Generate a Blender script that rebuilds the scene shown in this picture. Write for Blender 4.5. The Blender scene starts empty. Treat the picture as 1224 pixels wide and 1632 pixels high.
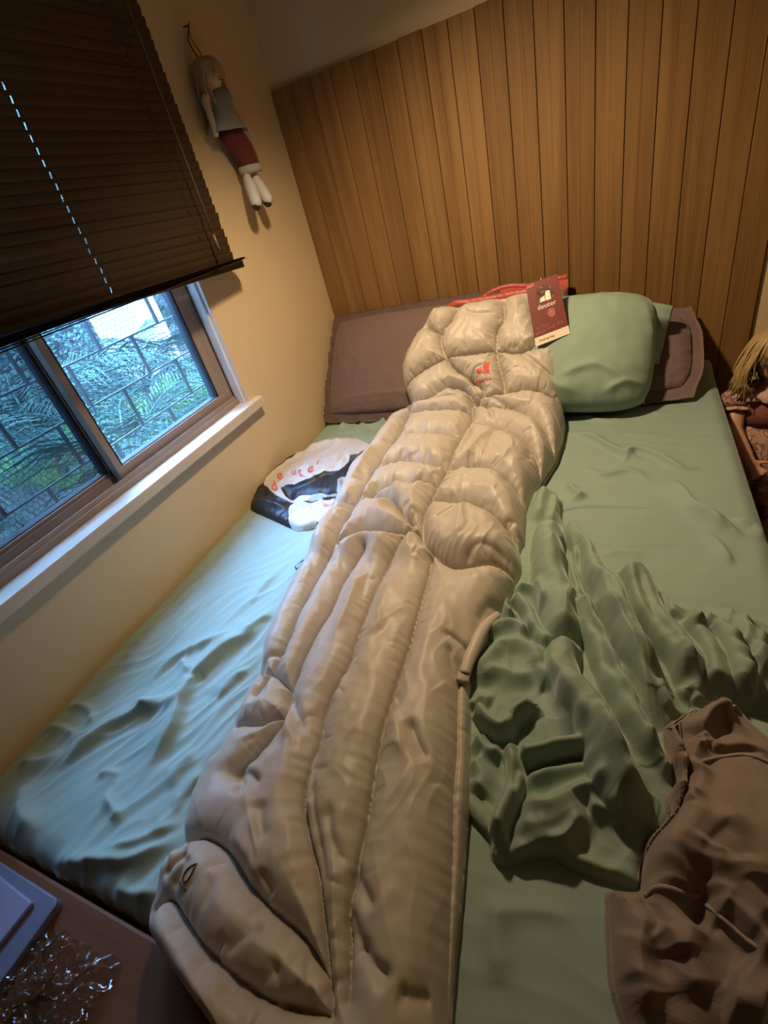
import bpy, bmesh, math, random
import numpy as np
from mathutils import Vector, Matrix, noise as mnoise

# ---------------------------------------------------------------- camera, sky, lamp, exposure
S = bpy.context.scene
COL = S.collection
MT = 0.50                                    # height of the mattress top above the floor
CAM = np.array([1.1810, -2.0464, MT + 0.8198])
RCW = np.array([[0.9044012912957895, 0.35676563108678816, -0.2340439889801788],
                [0.03111382782985035, -0.6022020256680242, -0.7977372060238711],
                [-0.42554698200780594, 0.7141925543973238, -0.5557326347691611]])   # world -> camera (x right, y down, z forward)
FPX = 769.7
cd = bpy.data.cameras.new('camera'); co = bpy.data.objects.new('camera', cd); COL.objects.link(co)
cd.sensor_fit = 'HORIZONTAL'; cd.sensor_width = 36.0; cd.lens = 36.0 * FPX / 1224.0
cd.clip_start = 0.02; cd.clip_end = 100
_m = RCW.T @ np.diag([1, -1, -1])
co.matrix_world = Matrix([list(_m[0]) + [CAM[0]], list(_m[1]) + [CAM[1]], list(_m[2]) + [CAM[2]], [0, 0, 0, 1]])
S.camera = co

W = bpy.data.worlds.new('overcast_sky'); S.world = W; W.use_nodes = True
wn = W.node_tree; wn.nodes.clear()
wo = wn.nodes.new('ShaderNodeOutputWorld'); wb = wn.nodes.new('ShaderNodeBackground')
wtc = wn.nodes.new('ShaderNodeTexCoord'); wsx = wn.nodes.new('ShaderNodeSeparateXYZ'); wr = wn.nodes.new('ShaderNodeValToRGB')
wn.links.new(wtc.outputs['Generated'], wsx.inputs[0]); wn.links.new(wsx.outputs['Z'], wr.inputs[0])
wr.color_ramp.elements[0].position = 0.0; wr.color_ramp.elements[0].color = (0.29, 0.54, 1.0, 1)
wr.color_ramp.elements[1].position = 0.9; wr.color_ramp.elements[1].color = (0.22, 0.47, 1.0, 1)
wn.links.new(wr.outputs[0], wb.inputs[0]); wb.inputs[1].default_value = 98.0
wn.links.new(wb.outputs[0], wo.inputs[0])

def add_light(name, kind, loc, energy, color, **kw):
    l = bpy.data.lights.new(name, kind); l.energy = energy; l.color = color
    for k, v in kw.items(): setattr(l, k, v)
    o = bpy.data.objects.new(name, l); COL.objects.link(o); o.location = loc
    return o
# warm ceiling spot lamp over the pillow end of the bed, and an added fill light brightening the standing doll and the wall at right
WARM = (1.0, 0.74, 0.46)
lamp = add_light('ceiling_spot_lamp', 'SPOT', (0.70, -0.86, MT + 1.32), 84, WARM, spot_size=math.radians(148), spot_blend=1.0, shadow_soft_size=0.045)
lamp.rotation_euler = (Vector((0.86, -0.54, MT + 0.0)) - lamp.location).to_track_quat('-Z', 'Y').to_euler()
glow = add_light('right_fill_light', 'POINT', (2.75, -0.95, MT + 1.25), 3.0, WARM, shadow_soft_size=0.25)
# daylight portal in the window opening (guides sampling only)
port = add_light('window_portal', 'AREA', (-0.22, -1.28, MT + 0.75), 1, (1, 1, 1), shape='RECTANGLE', size=1.5, size_y=1.6)
port.rotation_euler = (0, math.radians(-90), 0); port.data.cycles.is_portal = True
S.view_settings.view_transform = 'Standard'; S.view_settings.look = 'None'
S.view_settings.exposure = 0.0; S.view_settings.gamma = 1.0; S.view_settings.use_curve_mapping = False
S.cycles.max_bounces = 8; S.cycles.transparent_max_bounces = 16; S.cycles.sample_clamp_indirect = 6.0
S.cycles.use_denoising = True

# ---------------------------------------------------------------- helpers
rng = np.random.default_rng(7); random.seed(7)

def ray(p):
    d = np.array([(p[0] - 612.0) / FPX, (p[1] - 816.0) / FPX, 1.0])
    return RCW.T @ d
def on_z(p, z):                              # point at height z above the mattress top
    d = ray(p); t = (MT + z - CAM[2]) / d[2]; return CAM + t * d
def on_x(p, x):
    d = ray(p); t = (x - CAM[0]) / d[0]; return CAM + t * d
def on_y(p, y):
    d = ray(p); t = (y - CAM[1]) / d[1]; return CAM + t * d

def mesh_np(name, v, f, mat=None, parent=None, smooth=True, loc=None):
    """one mesh object from vertex array and list/array of quads or mixed faces"""
    me = bpy.data.meshes.new(name)
    v = np.asarray(v, np.float32)
    if isinstance(f, np.ndarray):
        n, k = f.shape
        me.vertices.add(len(v)); me.vertices.foreach_set('co', v.ravel())
        me.loops.add(n * k); me.loops.foreach_set('vertex_index', f.astype(np.int32).ravel())
        me.polygons.add(n); me.polygons.foreach_set('loop_start', np.arange(0, n * k, k, dtype=np.int32))
        me.polygons.foreach_set('loop_total', np.full(n, k, dtype=np.int32))
        me.update(calc_edges=True)
    else:
        me.from_pydata([tuple(map(float, q)) for q in v], [], [tuple(map(int, q)) for q in f]); me.update()
    if smooth: me.polygons.foreach_set('use_smooth', np.ones(len(me.polygons), bool))
    if mat: me.materials.append(mat)
    o = bpy.data.objects.new(name, me); COL.objects.link(o)
    if parent: o.parent = parent
    if loc is not None: o.location = loc
    return o
def from_bm(name, bm, mat=None, parent=None, smooth=False, loc=None):
    me = bpy.data.meshes.new(name); bm.normal_update(); bm.to_mesh(me); bm.free()
    if smooth: me.polygons.foreach_set('use_smooth', np.ones(len(me.polygons), bool))
    if mat: me.materials.append(mat)
    o = bpy.data.objects.new(name, me); COL.objects.link(o)
    if parent: o.parent = parent
    if loc is not None: o.location = loc
    return o
def tag(o, label=None, cat=None, group=None, kind=None):
    if label: o['label'] = label
    if cat: o['category'] = cat
    if group: o['group'] = group
    if kind: o['kind'] = kind
    return o
def empty(name, loc=(0, 0, 0)):
    o = bpy.data.objects.new(name, None); COL.objects.link(o); o.location = loc; o.empty_display_size = 0.05
    return o
def adopt(o, parent):                        # parent without moving
    o.parent = parent; o.matrix_parent_inverse = Matrix.Translation(parent.location).inverted()
    return o
def box_bm(lo, hi, bev=0.0, seg=2, bm=None):
    b = bm or bmesh.new(); lo = Vector(lo); hi = Vector(hi)
    r = bmesh.ops.create_cube(b, size=1.0); vs = r['verts']
    for q in vs: q.co = Vector((lo[i] + (q.co[i] + 0.5) * (hi[i] - lo[i]) for i in range(3)))
    if bev > 0:
        es = list({e for q in vs for e in q.link_edges})
        bmesh.ops.bevel(b, geom=es, offset=bev, segments=seg, profile=0.6, affect='EDGES')
    return b
def box(name, lo, hi, mat, parent=None, bev=0.0, seg=2, smooth=False):
    return from_bm(name, box_bm(lo, hi, bev, seg), mat, parent, smooth)
def cr(pts, n=6):                            # Catmull-Rom through points
    p = np.asarray(pts, float)
    if len(p) < 3: return np.array([p[0] + (p[-1] - p[0]) * t for t in np.linspace(0, 1, n + 1)])
    q = np.vstack([2 * p[0] - p[1], p, 2 * p[-1] - p[-2]]); out = []
    for i in range(1, len(q) - 2):
        for t in np.linspace(0, 1, n, endpoint=False):
            a, b, c, d = q[i - 1], q[i], q[i + 1], q[i + 2]
            out.append(0.5 * (2 * b + (c - a) * t + (2 * a - 5 * b + 4 * c - d) * t * t + (3 * b - a - 3 * c + d) * t ** 3))
    out.append(p[-1]); return np.array(out)
def tube_vf(pts, rad, sides=8, closed_ends=True):
    p = np.asarray(pts, float); n = len(p); rad = np.broadcast_to(np.asarray(rad, float), (n,))
    V = []; F = []; up = np.array([0.13, 0.27, 0.95])
    prev = None
    for i in range(n):
        t = p[min(i + 1, n - 1)] - p[max(i - 1, 0)]; t = t / (np.linalg.norm(t) + 1e-12)
        if prev is None:
            a = np.cross(t, up); 
            if np.linalg.norm(a) < 1e-3: a = np.cross(t, [1, 0, 0])
        else: a = prev - t * (prev @ t)
        a = a / (np.linalg.norm(a) + 1e-12); b = np.cross(t, a); prev = a
        for k in range(sides):
            w = 2 * math.pi * k / sides; V.append(p[i] + rad[i] * (math.cos(w) * a + math.sin(w) * b))
    for i in range(n - 1):
        for k in range(sides):
            k2 = (k + 1) % sides; F.append((i * sides + k, i * sides + k2, (i + 1) * sides + k2, (i + 1) * sides + k))
    if closed_ends:
        F.append(tuple(range(sides - 1, -1, -1))); F.append(tuple((n - 1) * sides + k for k in range(sides)))
    return np.array(V), F
def tube(name, pts, rad, mat, parent=None, sides=8, smooth=True):
    v, f = tube_vf(pts, rad, sides); return mesh_np(name, v, f, mat, parent, smooth)
class Acc:                                   # gathers several shapes of ONE part
    def __init__(s): s.v = []; s.f = []; s.n = 0
    def add(s, v, f):
        s.v.append(np.asarray(v, float)); s.f += [tuple(i + s.n for i in q) for q in f]; s.n += len(v); return s
    def make(s, name, mat, parent=None, smooth=False):
        return mesh_np(name, np.vstack(s.v), s.f, mat, parent, smooth)
BOXF = [(0, 2, 3, 1), (4, 5, 7, 6), (0, 1, 5, 4), (2, 6, 7, 3), (0, 4, 6, 2), (1, 3, 7, 5)]
def box_v(lo, hi): return [(x, y, z) for x in (lo[0], hi[0]) for y in (lo[1], hi[1]) for z in (lo[2], hi[2])]

# value/gradient noise on arrays
def perlin(x, y, seed=0):
    r = np.random.default_rng(seed); perm = r.permutation(256); perm = np.concatenate([perm, perm])
    ang = r.random(256) * 2 * np.pi; gx, gy = np.cos(ang), np.sin(ang)
    xi = np.floor(x).astype(int); yi = np.floor(y).astype(int); xf = x - xi; yf = y - yi
    u = xf ** 3 * (xf * (xf * 6 - 15) + 10); w = yf ** 3 * (yf * (yf * 6 - 15) + 10)
    def g(ix, iy, dx, dy):
        h = perm[perm[ix & 255] + (iy & 255)]; return gx[h] * dx + gy[h] * dy
    n00 = g(xi, yi, xf, yf); n10 = g(xi + 1, yi, xf - 1, yf); n01 = g(xi, yi + 1, xf, yf - 1); n11 = g(xi + 1, yi + 1, xf - 1, yf - 1)
    a = n00 + u * (n10 - n00); b = n01 + u * (n11 - n01); return (a + w * (b - a)) * 1.5
def ridged(x, y, seed): return (1 - np.abs(perlin(x, y, seed))) ** 2
def sstep(a, b, x): t = np.clip((x - a) / (b - a), 0, 1); return t * t * (3 - 2 * t)

def nearest(X, Y, pts):
    """distance, side (+1 left of travel), parameter 0..1 and arc length of the nearest point on a polyline"""
    best = np.full(X.shape, 1e9); side = np.ones(X.shape); tt = np.zeros(X.shape)
    seg = np.linalg.norm(np.diff(pts, axis=0), axis=1); cum = np.concatenate([[0], np.cumsum(seg)]); L = cum[-1]
    for i in range(len(pts) - 1):
        a = pts[i]; d = pts[i + 1] - a; l2 = d @ d + 1e-12
        px, py = X - a[0], Y - a[1]
        t = np.clip((px * d[0] + py * d[1]) / l2, 0, 1)
        dx, dy = px - t * d[0], py - t * d[1]; q = dx * dx + dy * dy
        m = q < best
        best = np.where(m, q, best); side = np.where(m, np.sign(d[0] * py - d[1] * px), side)
        tt = np.where(m, (cum[i] + t * seg[i]) / L, tt)
    return np.sqrt(best), side, tt, L
class Field:
    """height field over flat coordinates, built up from fold strokes"""
    def __init__(s, X, Y): s.X = X; s.Y = Y; s.H = np.zeros(X.shape)
    def near(s, pts, reach):
        lo = pts.min(0) - reach; hi = pts.max(0) + reach
        m = (s.X > lo[0]) & (s.X < hi[0]) & (s.Y > lo[1]) & (s.Y < hi[1])
        return m
    def fold(s, pts, amp, wl, wr=None, taper=0.3, sharp=1.6, mode='add', wob=0.0, seed=0):
        wr = wr or wl; pts = cr(pts, 6); m = s.near(pts, 3.5 * max(wl, wr))
        if not m.any(): return
        d, sd, t, L = nearest(s.X[m], s.Y[m], pts)
        if wob: d = np.abs(d * sd + wob * perlin(t * L / 0.05, np.zeros_like(t) + seed * 3.7, seed + 5)); 
        w = np.where(sd > 0, wl, wr)
        tp = sstep(0, taper, t) * sstep(0, taper, 1 - t) if taper > 0 else 1.0
        h = amp * np.exp(-(d / w) ** sharp) * tp
        if mode == 'roll':                   # a rounded roll of cloth, rolls meet in sharp creases
            q = np.clip(1 - (d / (w * 1.30)) ** 2, 0, 1) ** 0.75; tp = sstep(0, .12, t) * sstep(0, .16, 1 - t); hh = amp * q * tp
            k = 0.010; a_, b_ = s.H[m], hh; z = np.clip(k - np.abs(a_ - b_), 0, k) / k; s.H[m] = np.maximum(a_, b_) + np.where(hh > 0.001, z * z * k * 0.25, 0); return
        if mode == 'add': s.H[m] += h
        else: s.H[m] = np.maximum(s.H[m], h) if amp > 0 else np.minimum(s.H[m], h)
    def blob(s, c, amp, r, sharp=2.0, ry=None, ang=0.0):
        ry = ry or r; ca, sa = math.cos(ang), math.sin(ang); dx = s.X - c[0]; dy = s.Y - c[1]
        q = np.sqrt(((dx * ca + dy * sa) / r) ** 2 + ((-dx * sa + dy * ca) / ry) ** 2)
        s.H += amp * np.exp(-q ** sharp)
def inside(X, Y, poly):
    c = np.zeros(X.shape, bool); n = len(poly); j = n - 1
    for i in range(n):
        xi, yi = poly[i]; xj, yj = poly[j]
        c ^= ((yi > Y) != (yj > Y)) & (X < (xj - xi) * (Y - yi) / (yj - yi + 1e-12) + xi); j = i
    return c
def grid_faces(nr, nc):
    i = np.arange(nr - 1)[:, None] * nc + np.arange(nc - 1)[None, :]
    return np.stack([i, i + 1, i + nc + 1, i + nc], -1).reshape(-1, 4)
def bed2(pl, z=0.0): return np.array([on_z(p, z)[:2] for p in pl])

# ---------------------------------------------------------------- materials
def new_mat(name):
    m = bpy.data.materials.new(name); m.use_nodes = True; nt = m.node_tree; b = nt.nodes['Principled BSDF']; return m, nt, b
def nd(nt, kind, **kw):
    n = nt.nodes.new(kind)
    for k, v in kw.items():
        if k in n.inputs: n.inputs[k].default_value = v
        else: setattr(n, k, v)
    return n
def lk(nt, a, b): nt.links.new(a, b)
def plain(name, col, rough=0.6, metal=0.0, var=0.0, scale=8.0, bump=0.0, bscale=60.0, sheen=0.0, spec=0.5, obj_var=0.0, stretch=(1, 1, 1)):
    m, nt, b = new_mat(name)
    b.inputs['Base Color'].default_value = (*col, 1); b.inputs['Roughness'].default_value = rough; b.inputs['Metallic'].default_value = metal
    b.inputs['Specular IOR Level'].default_value = spec
    if sheen: b.inputs['Sheen Weight'].default_value = sheen; b.inputs['Sheen Roughness'].default_value = 0.4
    tc = nd(nt, 'ShaderNodeTexCoord'); mp = nd(nt, 'ShaderNodeMapping'); mp.inputs['Scale'].default_value = stretch
    lk(nt, tc.outputs['Object'], mp.inputs['Vector'])
    if var:
        n = nd(nt, 'ShaderNodeTexNoise', Scale=scale, Detail=4.0); lk(nt, mp.outputs[0], n.inputs['Vector'])
        r = nd(nt, 'ShaderNodeMapRange'); r.inputs['To Min'].default_value = 1 - var; r.inputs['To Max'].default_value = 1 + var
        lk(nt, n.outputs['Fac'], r.inputs['Value'])
        h = nd(nt, 'ShaderNodeHueSaturation'); h.inputs['Color'].default_value = (*col, 1); lk(nt, r.outputs[0], h.inputs['Value'])
        if obj_var:
            oi = nd(nt, 'ShaderNodeObjectInfo'); r2 = nd(nt, 'ShaderNodeMapRange'); r2.inputs['To Min'].default_value = 1 - obj_var; r2.inputs['To Max'].default_value = 1 + obj_var
            lk(nt, oi.outputs['Random'], r2.inputs['Value']); mu = nd(nt, 'ShaderNodeMath', operation='MULTIPLY')
            lk(nt, r.outputs[0], mu.inputs[0]); lk(nt, r2.outputs[0], mu.inputs[1]); lk(nt, mu.outputs[0], h.inputs['Value'])
        lk(nt, h.outputs[0], b.inputs['Base Color'])
    if bump:
        n2 = nd(nt, 'ShaderNodeTexNoise', Scale=bscale, Detail=3.0); lk(nt, mp.outputs[0], n2.inputs['Vector'])
        bp = nd(nt, 'ShaderNodeBump', Strength=bump, Distance=0.002); lk(nt, n2.outputs['Fac'], bp.inputs['Height']); lk(nt, bp.outputs[0], b.inputs['Normal'])
    return m
def weave(name, col, rough=0.8, scale=900.0, bump=0.15, var=0.06, sheen=0.25, vscale=5.0):
    """plain-woven cloth: two crossed fine waves as relief, slow tone variation"""
    m, nt, b = new_mat(name); b.inputs['Roughness'].default_value = rough; b.inputs['Sheen Weight'].default_value = sheen
    b.inputs['Sheen Roughness'].default_value = 0.35; b.inputs['Specular IOR Level'].default_value = 0.3
    tc = nd(nt, 'ShaderNodeTexCoord')
    n = nd(nt, 'ShaderNodeTexNoise', Scale=vscale, Detail=5.0); lk(nt, tc.outputs['Object'], n.inputs['Vector'])
    r = nd(nt, 'ShaderNodeMapRange'); r.inputs['To Min'].default_value = 1 - var * 2; r.inputs['To Max'].default_value = 1 + var * 2; lk(nt, n.outputs['Fac'], r.inputs['Value'])
    h = nd(nt, 'ShaderNodeHueSaturation'); h.inputs['Color'].default_value = (*col, 1); lk(nt, r.outputs[0], h.inputs['Value']); lk(nt, h.outputs[0], b.inputs['Base Color'])
    n2 = nd(nt, 'ShaderNodeTexNoise', Scale=scale, Detail=2.0); lk(nt, tc.outputs['Object'], n2.inputs['Vector'])
    n3 = nd(nt, 'ShaderNodeTexNoise', Scale=45.0, Detail=3.0); lk(nt, tc.outputs['Object'], n3.inputs['Vector'])
    ad = nd(nt, 'ShaderNodeMath', operation='MULTIPLY_ADD'); ad.inputs[1].default_value = 0.3; lk(nt, n2.outputs['Fac'], ad.inputs[0]); lk(nt, n3.outputs['Fac'], ad.inputs[2])
    bp = nd(nt, 'ShaderNodeBump', Strength=bump, Distance=0.002); lk(nt, ad.outputs[0], bp.inputs['Height']); lk(nt, bp.outputs[0], b.inputs['Normal'])
    return m
def wall_paint(name, col):
    m, nt, b = new_mat(name); b.inputs['Roughness'].default_value = 0.62
    tc = nd(nt, 'ShaderNodeTexCoord')
    n = nd(nt, 'ShaderNodeTexNoise', Scale=1.7, Detail=6.0); lk(nt, tc.outputs['Object'], n.inputs['Vector'])
    r = nd(nt, 'ShaderNodeValToRGB'); e = r.color_ramp.elements
    e[0].position = 0.3; e[0].color = (col[0] * 0.93, col[1] * 0.91, col[2] * 0.87, 1); e[1].position = 0.7; e[1].color = (*col, 1)
    lk(nt, n.outputs['Fac'], r.inputs[0]); lk(nt, r.outputs[0], b.inputs['Base Color'])
    n2 = nd(nt, 'ShaderNodeTexNoise', Scale=38.0, Detail=5.0); lk(nt, tc.outputs['Object'], n2.inputs['Vector'])
    bp = nd(nt, 'ShaderNodeBump', Strength=0.25, Distance=0.002); lk(nt, n2.outputs['Fac'], bp.inputs['Height']); lk(nt, bp.outputs[0], b.inputs['Normal'])
    return m
def wood(name, c1, c2, rough=0.45, axis='Z', scale=1.0):
    m, nt, b = new_mat(name); b.inputs['Specular IOR Level'].default_value = 0.22; b.inputs['Roughness'].default_value = rough
    tc = nd(nt, 'ShaderNodeTexCoord'); oi = nd(nt, 'ShaderNodeObjectInfo')
    mp = nd(nt, 'ShaderNodeMapping'); sc = {'Z': (26, 26, 1.1), 'X': (1.1, 26, 26), 'Y': (26, 1.1, 26)}[axis]
    mp.inputs['Scale'].default_value = tuple(q * scale for q in sc)
    cb = nd(nt, 'ShaderNodeCombineXYZ'); ml = nd(nt, 'ShaderNodeMath', operation='MULTIPLY'); ml.inputs[1].default_value = 40.0
    lk(nt, oi.outputs['Random'], ml.inputs[0]); 
    for i in range(3): lk(nt, ml.outputs[0], cb.inputs[i])
    va = nd(nt, 'ShaderNodeVectorMath', operation='ADD'); lk(nt, tc.outputs['Object'], mp.inputs['Vector']); lk(nt, mp.outputs[0], va.inputs[0]); lk(nt, cb.outputs[0], va.inputs[1])
    n = nd(nt, 'ShaderNodeTexNoise', Scale=1.0, Detail=8.0, Distortion=0.6); lk(nt, va.outputs[0], n.inputs['Vector'])
    n2 = nd(nt, 'ShaderNodeTexNoise', Scale=7.0, Detail=3.0); lk(nt, va.outputs[0], n2.inputs['Vector'])
    mx = nd(nt, 'ShaderNodeMath', operation='MULTIPLY_ADD'); mx.inputs[1].default_value = 0.35; lk(nt, n2.outputs['Fac'], mx.inputs[0]); lk(nt, n.outputs['Fac'], mx.inputs[2])
    r = nd(nt, 'ShaderNodeValToRGB'); e = r.color_ramp.elements; e[0].position = 0.45; e[0].color = (*c1, 1); e[1].position = 0.85; e[1].color = (*c2, 1)
    lk(nt, mx.outputs[0], r.inputs[0])
    h = nd(nt, 'ShaderNodeHueSaturation'); r2 = nd(nt, 'ShaderNodeMapRange'); r2.inputs['To Min'].default_value = 0.90; r2.inputs['To Max'].default_value = 1.10
    lk(nt, oi.outputs['Random'], r2.inputs['Value']); lk(nt, r2.outputs[0], h.inputs['Value']); lk(nt, r.outputs[0], h.inputs['Color']); lk(nt, h.outputs[0], b.inputs['Base Color'])
    bp = nd(nt, 'ShaderNodeBump', Strength=0.12, Distance=0.001); lk(nt, mx.outputs[0], bp.inputs['Height']); lk(nt, bp.outputs[0], b.inputs['Normal'])
    return m
def pane_glass(name, tint, dust=0.08, dust_col=(0.8, 0.88, 0.9), streak=False):
    """thin pane: see-through, faint mirror at grazing angles, a film of dust"""
    m, nt, b = new_mat(name); nt.nodes.remove(b); out = nt.nodes['Material Output']
    tr = nd(nt, 'ShaderNodeBsdfTransparent'); tr.inputs[0].default_value = (*tint, 1)
    gl = nd(nt, 'ShaderNodeBsdfGlossy'); gl.inputs['Roughness'].default_value = 0.03
    fr = nd(nt, 'ShaderNodeFresnel'); fr.inputs[0].default_value = 1.45
    ge = nd(nt, 'ShaderNodeNewGeometry'); iv = nd(nt, 'ShaderNodeMath', operation='SUBTRACT'); iv.inputs[0].default_value = 1.0; lk(nt, ge.outputs['Backfacing'], iv.inputs[1])
    fm = nd(nt, 'ShaderNodeMath', operation='MULTIPLY'); lk(nt, fr.outputs[0], fm.inputs[0]); lk(nt, iv.outputs[0], fm.inputs[1])
    mx = nd(nt, 'ShaderNodeMixShader'); lk(nt, fm.outputs[0], mx.inputs[0]); lk(nt, tr.outputs[0], mx.inputs[1]); lk(nt, gl.outputs[0], mx.inputs[2])
    tl = nd(nt, 'ShaderNodeBsdfTranslucent'); tl.inputs[0].default_value = (*dust_col, 1)
    tc = nd(nt, 'ShaderNodeTexCoord'); n = nd(nt, 'ShaderNodeTexNoise', Scale=5.0, Detail=6.0, Distortion=1.5); lk(nt, tc.outputs['Object'], n.inputs['Vector'])
    r = nd(nt, 'ShaderNodeMapRange'); r.inputs['From Min'].default_value = 0.3; r.inputs['From Max'].default_value = 0.75
    r.inputs['To Min'].default_value = dust * 0.4; r.inputs['To Max'].default_value = dust * 1.5; lk(nt, n.outputs['Fac'], r.inputs['Value'])
    fac = r.outputs[0]
    if streak:                               # splashes dried on the pane
        vo = nd(nt, 'ShaderNodeTexVoronoi', Scale=42.0); lk(nt, tc.outputs['Object'], vo.inputs['Vector'])
        r3 = nd(nt, 'ShaderNodeMapRange'); r3.inputs['From Min'].default_value = 0.10; r3.inputs['From Max'].default_value = 0.04; r3.inputs['To Min'].default_value = 0; r3.inputs['To Max'].default_value = 0.35
        lk(nt, vo.outputs['Distance'], r3.inputs['Value'])
        n4 = nd(nt, 'ShaderNodeTexNoise', Scale=6.0, Detail=1.0); lk(nt, tc.outputs['Object'], n4.inputs['Vector'])
        g4 = nd(nt, 'ShaderNodeMath', operation='GREATER_THAN'); g4.inputs[1].default_value = 0.6; lk(nt, n4.outputs['Fac'], g4.inputs[0])
        mm = nd(nt, 'ShaderNodeMath', operation='MULTIPLY'); lk(nt, r3.outputs[0], mm.inputs[0]); lk(nt, g4.outputs[0], mm.inputs[1])
        ad = nd(nt, 'ShaderNodeMath', operation='ADD'); lk(nt, fac, ad.inputs[0]); lk(nt, mm.outputs[0], ad.inputs[1]); fac = ad.outputs[0]
    m2 = nd(nt, 'ShaderNodeMixShader'); lk(nt, fac, m2.inputs[0]); lk(nt, mx.outputs[0], m2.inputs[1]); lk(nt, tl.outputs[0], m2.inputs[2])
    lk(nt, m2.outputs[0], out.inputs[0]); return m

M = {}
M['wall'] = wall_paint('cream_wall_paint', (0.66, 0.52, 0.315))
M['ceiling'] = wall_paint('ceiling_paint', (0.74, 0.69, 0.58))
M['floor'] = wood('floor_wood', (0.16, 0.09, 0.045), (0.26, 0.15, 0.08), axis='Y')
M['plank'] = wood('panel_wood', (0.158, 0.078, 0.024), (0.240, 0.132, 0.046), rough=0.6)
M['groove'] = plain('panel_backing', (0.035, 0.02, 0.01), 0.8)
M['alu'] = plain('bronze_window_frame', (0.30, 0.24, 0.205), 0.42, 0.1, var=0.08, scale=20)
M['alu_lit'] = plain('lit_window_frame', (0.52, 0.42, 0.40), 0.45, 0.1, var=0.08, scale=20)  # light on the outer stile put into a paler frame colour
M['gasket'] = plain('black_rubber_gasket', (0.012, 0.012, 0.014), 0.6)
M['reveal'] = plain('white_reveal_paint', (0.72, 0.70, 0.66), 0.5, var=0.08, scale=14, bump=0.2, bscale=50)
M['marble'] = plain('pale_sill_stone', (0.60, 0.53, 0.44), 0.45, var=0.22, scale=9, bump=0.15, bscale=40)
M['blind'] = plain('dark_brown_slat', (0.046, 0.027, 0.012), 0.5, var=0.1, scale=12)
M['rail'] = plain('dark_brown_rail', (0.030, 0.018, 0.011), 0.2)
M['cord'] = plain('brown_cord', (0.10, 0.065, 0.035), 0.8)
M['wand'] = plain('smoked_plastic_wand', (0.16, 0.12, 0.07), 0.25)
M['steel'] = plain('grey_green_grille_paint', (0.07, 0.10, 0.10), 0.5)
M['wire'] = plain('galvanised_wire', (0.05, 0.07, 0.07), 0.5, 0.3)
M['glass_r'] = pane_glass('dusty_window_glass', (0.96, 0.99, 0.98), 0.017)
M['glass_l'] = pane_glass('grimy_window_glass', (0.50, 0.53, 0.52), 0.012, streak=True)
M['sheet'] = weave('sage_green_sheet', (0.255, 0.335, 0.285), 0.78)
M['mattress'] = weave('mattress_ticking', (0.55, 0.52, 0.46))
M['bedwood'] = wood('bed_base_wood', (0.12, 0.06, 0.03), (0.2, 0.11, 0.055), axis='Y')

# ---------------------------------------------------------------- room shell
Z = lambda z: MT + z                         # heights below are given above the mattress top
XR, YB, ZC = 3.2, -4.2, Z(2.05)
def struct(o, label=None): o['kind'] = 'structure'; 
floor = box('floor', (-0.14, YB, -0.06), (XR, 0.12, 0.0), M['floor']); struct(floor)
ceil = box('ceiling', (-0.14, YB, ZC), (XR, 0.12, ZC + 0.08), M['ceiling']); struct(ceil)
WY0, WY1, WZ0, WZ1 = -1.81, -0.75, Z(0.255), Z(1.42)
a = Acc()
for lo, hi in (((-0.14, YB, 0), (0, WY0, ZC)), ((-0.14, WY1, 0), (0, 0.12, ZC)), ((-0.14, WY0, 0), (0, WY1, WZ0)), ((-0.14, WY0, WZ1), (0, WY1, ZC))):
    a.add(box_v(lo, hi), BOXF)
wl = a.make('wall_left', M['wall']); struct(wl)
whd = box('wall_head', (0.0, 0.014, 0), (XR, 0.12, ZC), M['wall']); struct(whd)
wr_ = box('wall_right', (XR, YB, 0), (XR + 0.1, 0.12, ZC), M['wall']); struct(wr_)
wbk = box('wall_back', (-0.14, YB - 0.1, 0), (XR + 0.1, YB, ZC), M['wall']); struct(wbk)
# wooden panelling behind the bed: nineteen boards, each with a fine centre groove, on the head wall
PT = Z(1.161); PITCH = 0.0845
back = box('panel_backing', (0.002, 0.0075, 0.0), (1.602, 0.0142, PT - 0.004), M['groove'], whd)
prof = [(-0.0412, 0.008), (-0.0412, 0.0016), (-0.0398, 0.0), (-0.0012, 0.0), (0.0, 0.0010), (0.0012, 0.0), (0.0398, 0.0), (0.0412, 0.0016), (0.0412, 0.008)]
pv = []; pf = []; n = len(prof)
for z in (0.0, 1.0): pv += [(x, y, z) for x, y in prof]
for i in range(n): pf.append((i, (i + 1) % n, n + (i + 1) % n, n + i))
pf += [tuple(range(n - 1, -1, -1)), tuple(range(n, 2 * n))]
pm = None
for k in range(19):
    if pm is None:
        o = mesh_np('plank', np.array(pv) * [1, 1, PT], pf, M['plank'], whd, smooth=False); pm = o.data
    else:
        o = bpy.data.objects.new('plank', pm); COL.objects.link(o); o.parent = whd
    o.location = (PITCH * (k + 0.5) - 0.001, 0.0, 0.0); o.scale = (1, 1, 1 + 0.0008 * math.sin(k * 2.3))
trim = box('trim_1', (1.6045, 0.004, 0), (1.606, 0.013, PT), M['groove']); struct(trim)

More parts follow.
